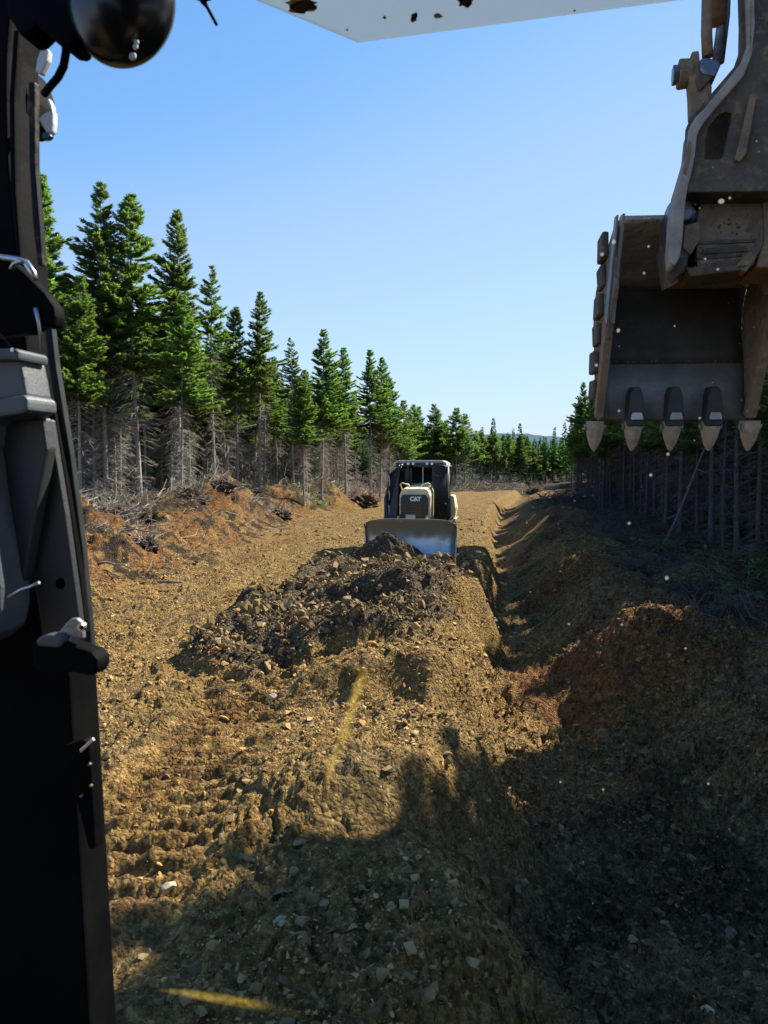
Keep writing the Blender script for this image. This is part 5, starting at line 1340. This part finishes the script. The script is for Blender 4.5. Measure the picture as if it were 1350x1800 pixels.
# teeth
for k in range(5):
    u = (1043, 1111, 1181, 1252, 1326)[k]
    x = mp(u, 738, FL).x
    if k in (1, 2, 3):
        w = 0.058
        A = [Vector((x - w * 0.72, FL - 0.075, zl + 0.165)), Vector((x - w * 0.4, FL - 0.06, zl + 0.215)), Vector((x + w * 0.4, FL - 0.06, zl + 0.215)), Vector((x + w * 0.72, FL - 0.075, zl + 0.165)), Vector((x + w, FL - 0.085, zl + 0.0)), Vector((x + w * 0.9, FL - 0.08, zl - 0.05)), Vector((x - w * 0.9, FL - 0.08, zl - 0.05)), Vector((x - w, FL - 0.085, zl + 0.0))]
        ad = obj('tooth_adapter', prism(A, [p + Vector((0, 0.16, 0)) for p in A], 0.012, 3), M['bucket_inside'], bk_)
        obj('polished_nose', prism([Vector((x - w * 0.7, FL - 0.094, zl + 0.012)), Vector((x - w * 0.5, FL - 0.094, zl + 0.042)), Vector((x + w * 0.5, FL - 0.094, zl + 0.042)), Vector((x + w * 0.7, FL - 0.094, zl + 0.012)), Vector((x + w * 0.7, FL - 0.094, zl - 0.006)), Vector((x - w * 0.7, FL - 0.094, zl - 0.006))], [Vector((x + s * w, FL - 0.08, zl + dz_)) for s, dz_ in ((-0.7, 0.012), (-0.5, 0.042), (0.5, 0.042), (0.7, 0.012), (0.7, -0.006), (-0.7, -0.006))], 0.002), M['bare_metal'], ad)
    bm = bmesh.new(); rings = []
    for t, hw, hd, oy in ((0.0, 0.060, 0.062, 0.0), (0.25, 0.062, 0.060, 0.0), (0.55, 0.050, 0.045, 0.006), (0.8, 0.032, 0.028, 0.012), (0.96, 0.014, 0.014, 0.016), (1.0, 0.006, 0.008, 0.016)):
        z = zl - 0.015 - 0.205 * t
        rings.append([bm.verts.new((x + a * hw, FL - 0.005 + oy + b * hd, z)) for a, b in ((-0.82, -0.72), (-0.35, -1.0), (0.0, -1.15), (0.35, -1.0), (0.82, -0.72), (1, 0), (0.8, 0.9), (-0.8, 0.9), (-1, 0))])
    for i in range(len(rings) - 1):
        for j in range(9): bm.faces.new((rings[i][j], rings[i][(j + 1) % 9], rings[i + 1][(j + 1) % 9], rings[i + 1][j]))
    bm.faces.new(rings[0][::-1]); bm.faces.new(rings[-1])
    bmesh.ops.recalc_face_normals(bm, faces=bm.faces[:])
    obj('tooth', bm, M['tooth_steel'], bk_)
    for s in (-1, 1):
        bm = bmesh.new(); bmesh.ops.create_cone(bm, cap_ends=True, segments=10, radius1=0.022, radius2=0.018, depth=0.02, matrix=Matrix.Translation((x + s * 0.062, FL - 0.005, zl - 0.055)) @ Euler((0, R(90), 0)).to_matrix().to_4x4())
        obj('tooth_pin', bm, M['worn_steel'], bk_)
# hinge ears and pin collar on the bucket's top
for u0, u1, f in ((1148, 1168, 4.80), (1345, 1372, 4.74)):
    a = [mp(u0, 372, f), mp(u1, 366, f), mp(u1 + 6, 470, f), mp(u0 + 10, 490, f), mp(u0 - 2, 430, f)]
    obj('hinge_ear', prism(a, [p + Vector((0, 0.34, 0)) for p in a], 0.008), M['dirty_steel'], bk_)
def ring(name, u, v, f, r0, ln, m, par, seg=20):
    bm = bmesh.new(); bmesh.ops.create_cone(bm, cap_ends=True, segments=seg, radius1=r0, radius2=r0 * 0.94, depth=ln, matrix=Matrix.Translation(mp(u, v, f)) @ Euler((0, R(90), 0)).to_matrix().to_4x4())
    bmesh.ops.bevel(bm, geom=bm.edges[:], offset=0.004, segments=1, affect='EDGES')
    return obj(name, bm, m, par)
ring('pin_collar', 1150, 402, 4.90, 0.15, 0.05, M['grease'], bk_); ring('pin_collar', 1160, 402, 4.90, 0.11, 0.09, M['dirty_dark'], bk_)

sp_ = []
for k in range(30): sp_.append(((rl + 0.04 + (W - 0.08) * k / 29, FL + 0.082, zl + 0.385), (0.016, 0.010, 0.010), 10))           # along the seam above the lip
for k in range(8): sp_.append(((rl + 0.05 + (W - 0.1) * random.Random(k).random(), FL - 0.385, zl + 1.212), (0.05, 0.010, 0.006), 16))   # on the top rim
sp_ += [((rl + 0.06, FL + 0.03, zl + 0.5), (0.02, 0.03, 0.20), 60), ((rr_ - 0.06, FL + 0.03, zl + 0.5), (0.02, 0.03, 0.25), 60), ((rl + W * 0.5, FL + 0.10, zl + 0.72), (0.3, 0.01, 0.06), 70)]
packed_dirt(bk_, sp_, 5, 0.014, None)
# the bucket hangs turned a little against the machine and tipped towards the cab
pv = Vector(((rl + rr_) / 2, FL, zl))
bk_.matrix_local = Matrix.Translation(pv) @ Matrix.Rotation(R(9.0), 4, 'Z') @ Matrix.Rotation(R(4.0), 4, 'X') @ Matrix.Translation(-pv)
# -- power link: cast plate with a window, its side flange facing the cab
def hole_plate(outline, hole, f0, th):
    bm = bmesh.new(); lay = []
    for f in (f0, f0 + th):
        rings_ = []
        for P in (outline, hole): rings_.append([bm.verts.new(mp(u, v, f0) + Vector((0, f - f0, 0))) for u, v in P])
        lay.append(rings_)
    n, k = len(outline), len(hole)
    for s in (0, 1):
        edges = []
        for rg in lay[s]:
            for i in range(len(rg)): edges.append(bm.edges.get((rg[i], rg[(i + 1) % len(rg)])) or bm.edges.new((rg[i], rg[(i + 1) % len(rg)])))
        bmesh.ops.triangle_fill(bm, edges=edges, use_beauty=True)
    for j, cnt in ((0, n), (1, k)):
        for i in range(cnt): bm.faces.new((lay[0][j][i], lay[0][j][(i + 1) % cnt], lay[1][j][(i + 1) % cnt], lay[1][j][i]))
    bmesh.ops.recalc_face_normals(bm, faces=bm.faces[:])
    return bm
LK = 4.45
link_out = [(1302, -260), (1300, -60), (1303, 40), (1302, 86), (1292, 116), (1256, 158), (1222, 198), (1208, 220), (1206, 258), (1200, 300), (1190, 325), (1230, 336), (1300, 334), (1350, 322), (1420, 320), (1560, 318), (1560, -260)]
link_hole = [(1238, 281), (1240, 240), (1246, 222), (1262, 202), (1276, 196), (1285, 199), (1286, 210), (1279, 246), (1273, 272), (1266, 280)]
lk = obj('power_link', hole_plate(link_out, link_hole, LK, 0.06), M['dirty_dark'], ex)
fl = [(1312, -260), (1312, -60), (1314, 20), (1316, 74), (1304, 108), (1274, 146), (1240, 188), (1222, 206), (1212, 224), (1208, 266), (1197, 304), (1189, 330), (1182, 374), (1178, 440), (1180, 462), (1187, 466), (1196, 450), (1200, 420), (1204, 364), (1209, 330), (1216, 304), (1223, 266), (1226, 236), (1235, 218), (1270, 176), (1308, 132), (1322, 96), (1328, 40), (1325, -60), (1325, -260)]
plate('link_flange', fl, LK - 0.05, 0.20, M['flange_steel'], lk, 0.012)
plate('link_rib', [(1318, 168), (1330, 170), (1312, 270), (1300, 284), (1292, 280), (1302, 240)], LK - 0.03, 0.05, M['rusty_steel'], lk, 0.006)
plate('link_back', [(1225, 205), (1320, 90), (1420, -200), (1520, -200), (1500, 318), (1230, 318)], LK + 0.30, 0.03, M['dirty_dark'], lk, 0.004)
plate('link_web', [(1200, 312), (1350, 306), (1520, 304), (1520, 334), (1350, 336), (1200, 338)], LK - 0.02, 0.30, M['dirty_dark'], lk, 0.008)
ov = [(1201, 300), (1206, 266), (1211, 244), (1216, 252), (1213, 280), (1206, 308)]
plate('link_recess', ov, LK - 0.056, 0.02, M['rusty_steel'], lk, 0.004)
# -- stick end below the link
SF = 4.62
st = plate('stick', [(1236, 330), (1346, 330), (1346, 430), (1318, 468), (1226, 478), (1222, 400)], SF, 0.40, M['dirty_steel'], bev=0.015)
for i, (a_, b_, h_) in enumerate([(0, -6, 5), (9, -14, 9), (0, -30, 6), (16, -8, 7)]): plate('mud_ridge', [(1226 + a_, 424 + i * 13), (1284, 421 + i * 12 - h_ // 3), (1336 + b_, 420 + i * 12), (1334 + b_, 420 + h_ + i * 12), (1280, 423 + h_ + i * 12), (1226 + a_, 424 + h_ + i * 13)], SF - 0.010 - 0.006 * (i % 2), 0.03, M['dirty_dark'], st, 0.005)
plate('stick_side', [(1340, 330), (1352, 318), (1400, 318), (1400, 470), (1330, 470), (1344, 420)], SF - 0.02, 0.4, M['rusty_steel'], st, 0.012)
plate('stick_foot', [(1180, 420), (1200, 390), (1216, 400), (1214, 440), (1204, 470), (1190, 488), (1180, 478), (1176, 450)], SF - 0.06, 0.18, M['dirty_dark'], st, 0.012)
plate('hanging_bar', [(1204, 396), (1230, 388), (1231, 420), (1214, 448), (1200, 436)], SF - 0.07, 0.06, M['rusty_steel'], st, 0.008)
plate('pin_block', [(1186, 345), (1205, 338), (1214, 352), (1222, 368), (1216, 384), (1198, 390), (1186, 372)], SF - 0.05, 0.10, M['grease'], st, 0.014)
plate('chrome_block', [(1216, 334), (1234, 332), (1232, 352), (1222, 364), (1214, 352)], SF - 0.01, 0.10, M['grease'], st, 0.010)
plate('lower_plate', [(1206, 470), (1330, 462), (1310, 474), (1212, 486)], SF - 0.03, 0.3, M['dirty_dark'], st, 0.01)
plate('lower_hook', [(1290, 470), (1318, 440), (1330, 452), (1312, 478)], SF - 0.03, 0.1, M['rusty_steel'], st, 0.008)
plate('stick_beam', [(1330, -700), (1560, -700), (1540, 330), (1350, 330)], SF + 0.20, 0.55, M['dirty_steel'], st, 0.02)
_p = mp(1280, 450, SF - 0.01)
packed_dirt(st, [((_p.x, _p.y, _p.z), (0.15, 0.008, 0.05), 160), ((mp(1270, 400, SF).x, SF - 0.004, mp(1270, 400, SF).z), (0.12, 0.006, 0.08), 90)], 9, 0.012, None)
# -- bucket cylinder rod, its boss and the bolted pin beside it
cy = rod('cylinder_rod', [(1245, -300, 4.60), (1244, -40, 4.60), (1242, 60, 4.60), (1244, 100, 4.60)], 0.030, M['rusty_steel'], None, 14)
rod('cylinder_barrel', [(1258, -400, 4.75), (1258, -60, 4.75), (1258, 40, 4.75)], 0.055, M['rusty_steel'], cy, 16)
rod('chrome_rod', [(1280, -200, 4.80), (1272, 30, 4.80), (1262, 110, 4.80)], 0.035, M['grease'], cy, 14)
plate('rod_eye', [(1230, 105), (1236, 100), (1262, 104), (1268, 112), (1258, 134), (1236, 130), (1230, 122)], 4.55, 0.12, M['grease'], cy, 0.012)
plate('eye_lower', [(1226, 126), (1256, 130), (1240, 150), (1230, 160), (1222, 140)], 4.56, 0.10, M['dirty_dark'], cy, 0.012)
ear = plate('pin_ear', [(1216, 90), (1229, 88), (1233, 128), (1252, 150), (1250, 186), (1226, 206), (1214, 204), (1213, 165), (1210, 130)], 4.58, 0.10, M['rusty_steel'], None, 0.010)
ring('pin_head', 1204, 130, 4.64, 0.080, 0.07, M['rusty_steel'], ear); ring('pin_cap', 1190, 132, 4.64, 0.055, 0.05, M['grease'], ear, 6)
ring('pin_bolt', 1197, 150, 4.64, 0.022, 0.05, M['rusty_steel'], ear, 6)
# -- boom running back to the machine, mostly above and behind the picture
bx = bmesh.new()
a = [Vector((1.95, *p_)) for p_ in ((3.5, 5.2), (4.0, 4.8), (3.3, 2.8), (0.4, 1.1), (-0.2, 1.6), (2.6, 3.3))]
obj('boom', prism(a, [p + Vector((0.45, 0, 0)) for p in a], 0.03), M['dirty_steel'], ex)
a = [Vector((1.97, 3.3, 4.7)), Vector((1.97, 3.6, 5.3)), Vector((1.97, 5.1, 5.6)), Vector((1.97, 4.9, 5.2))]
obj('stick_upper', prism(a, [p + Vector((0.38, 0, 0)) for p in a], 0.03), M['dirty_steel'], ex)
obj('upper_body', box((0.9, -2.2, 1.6), (2.9, 3.2, 1.3), 0.08), M['dirty_steel'], ex)
for s in (-0.35, 2.0):
    obj('crawler_track', box((s, -1.8, 0.45), (0.6, 3.6, 0.9), 0.25), M['dirty_dark'], ex)
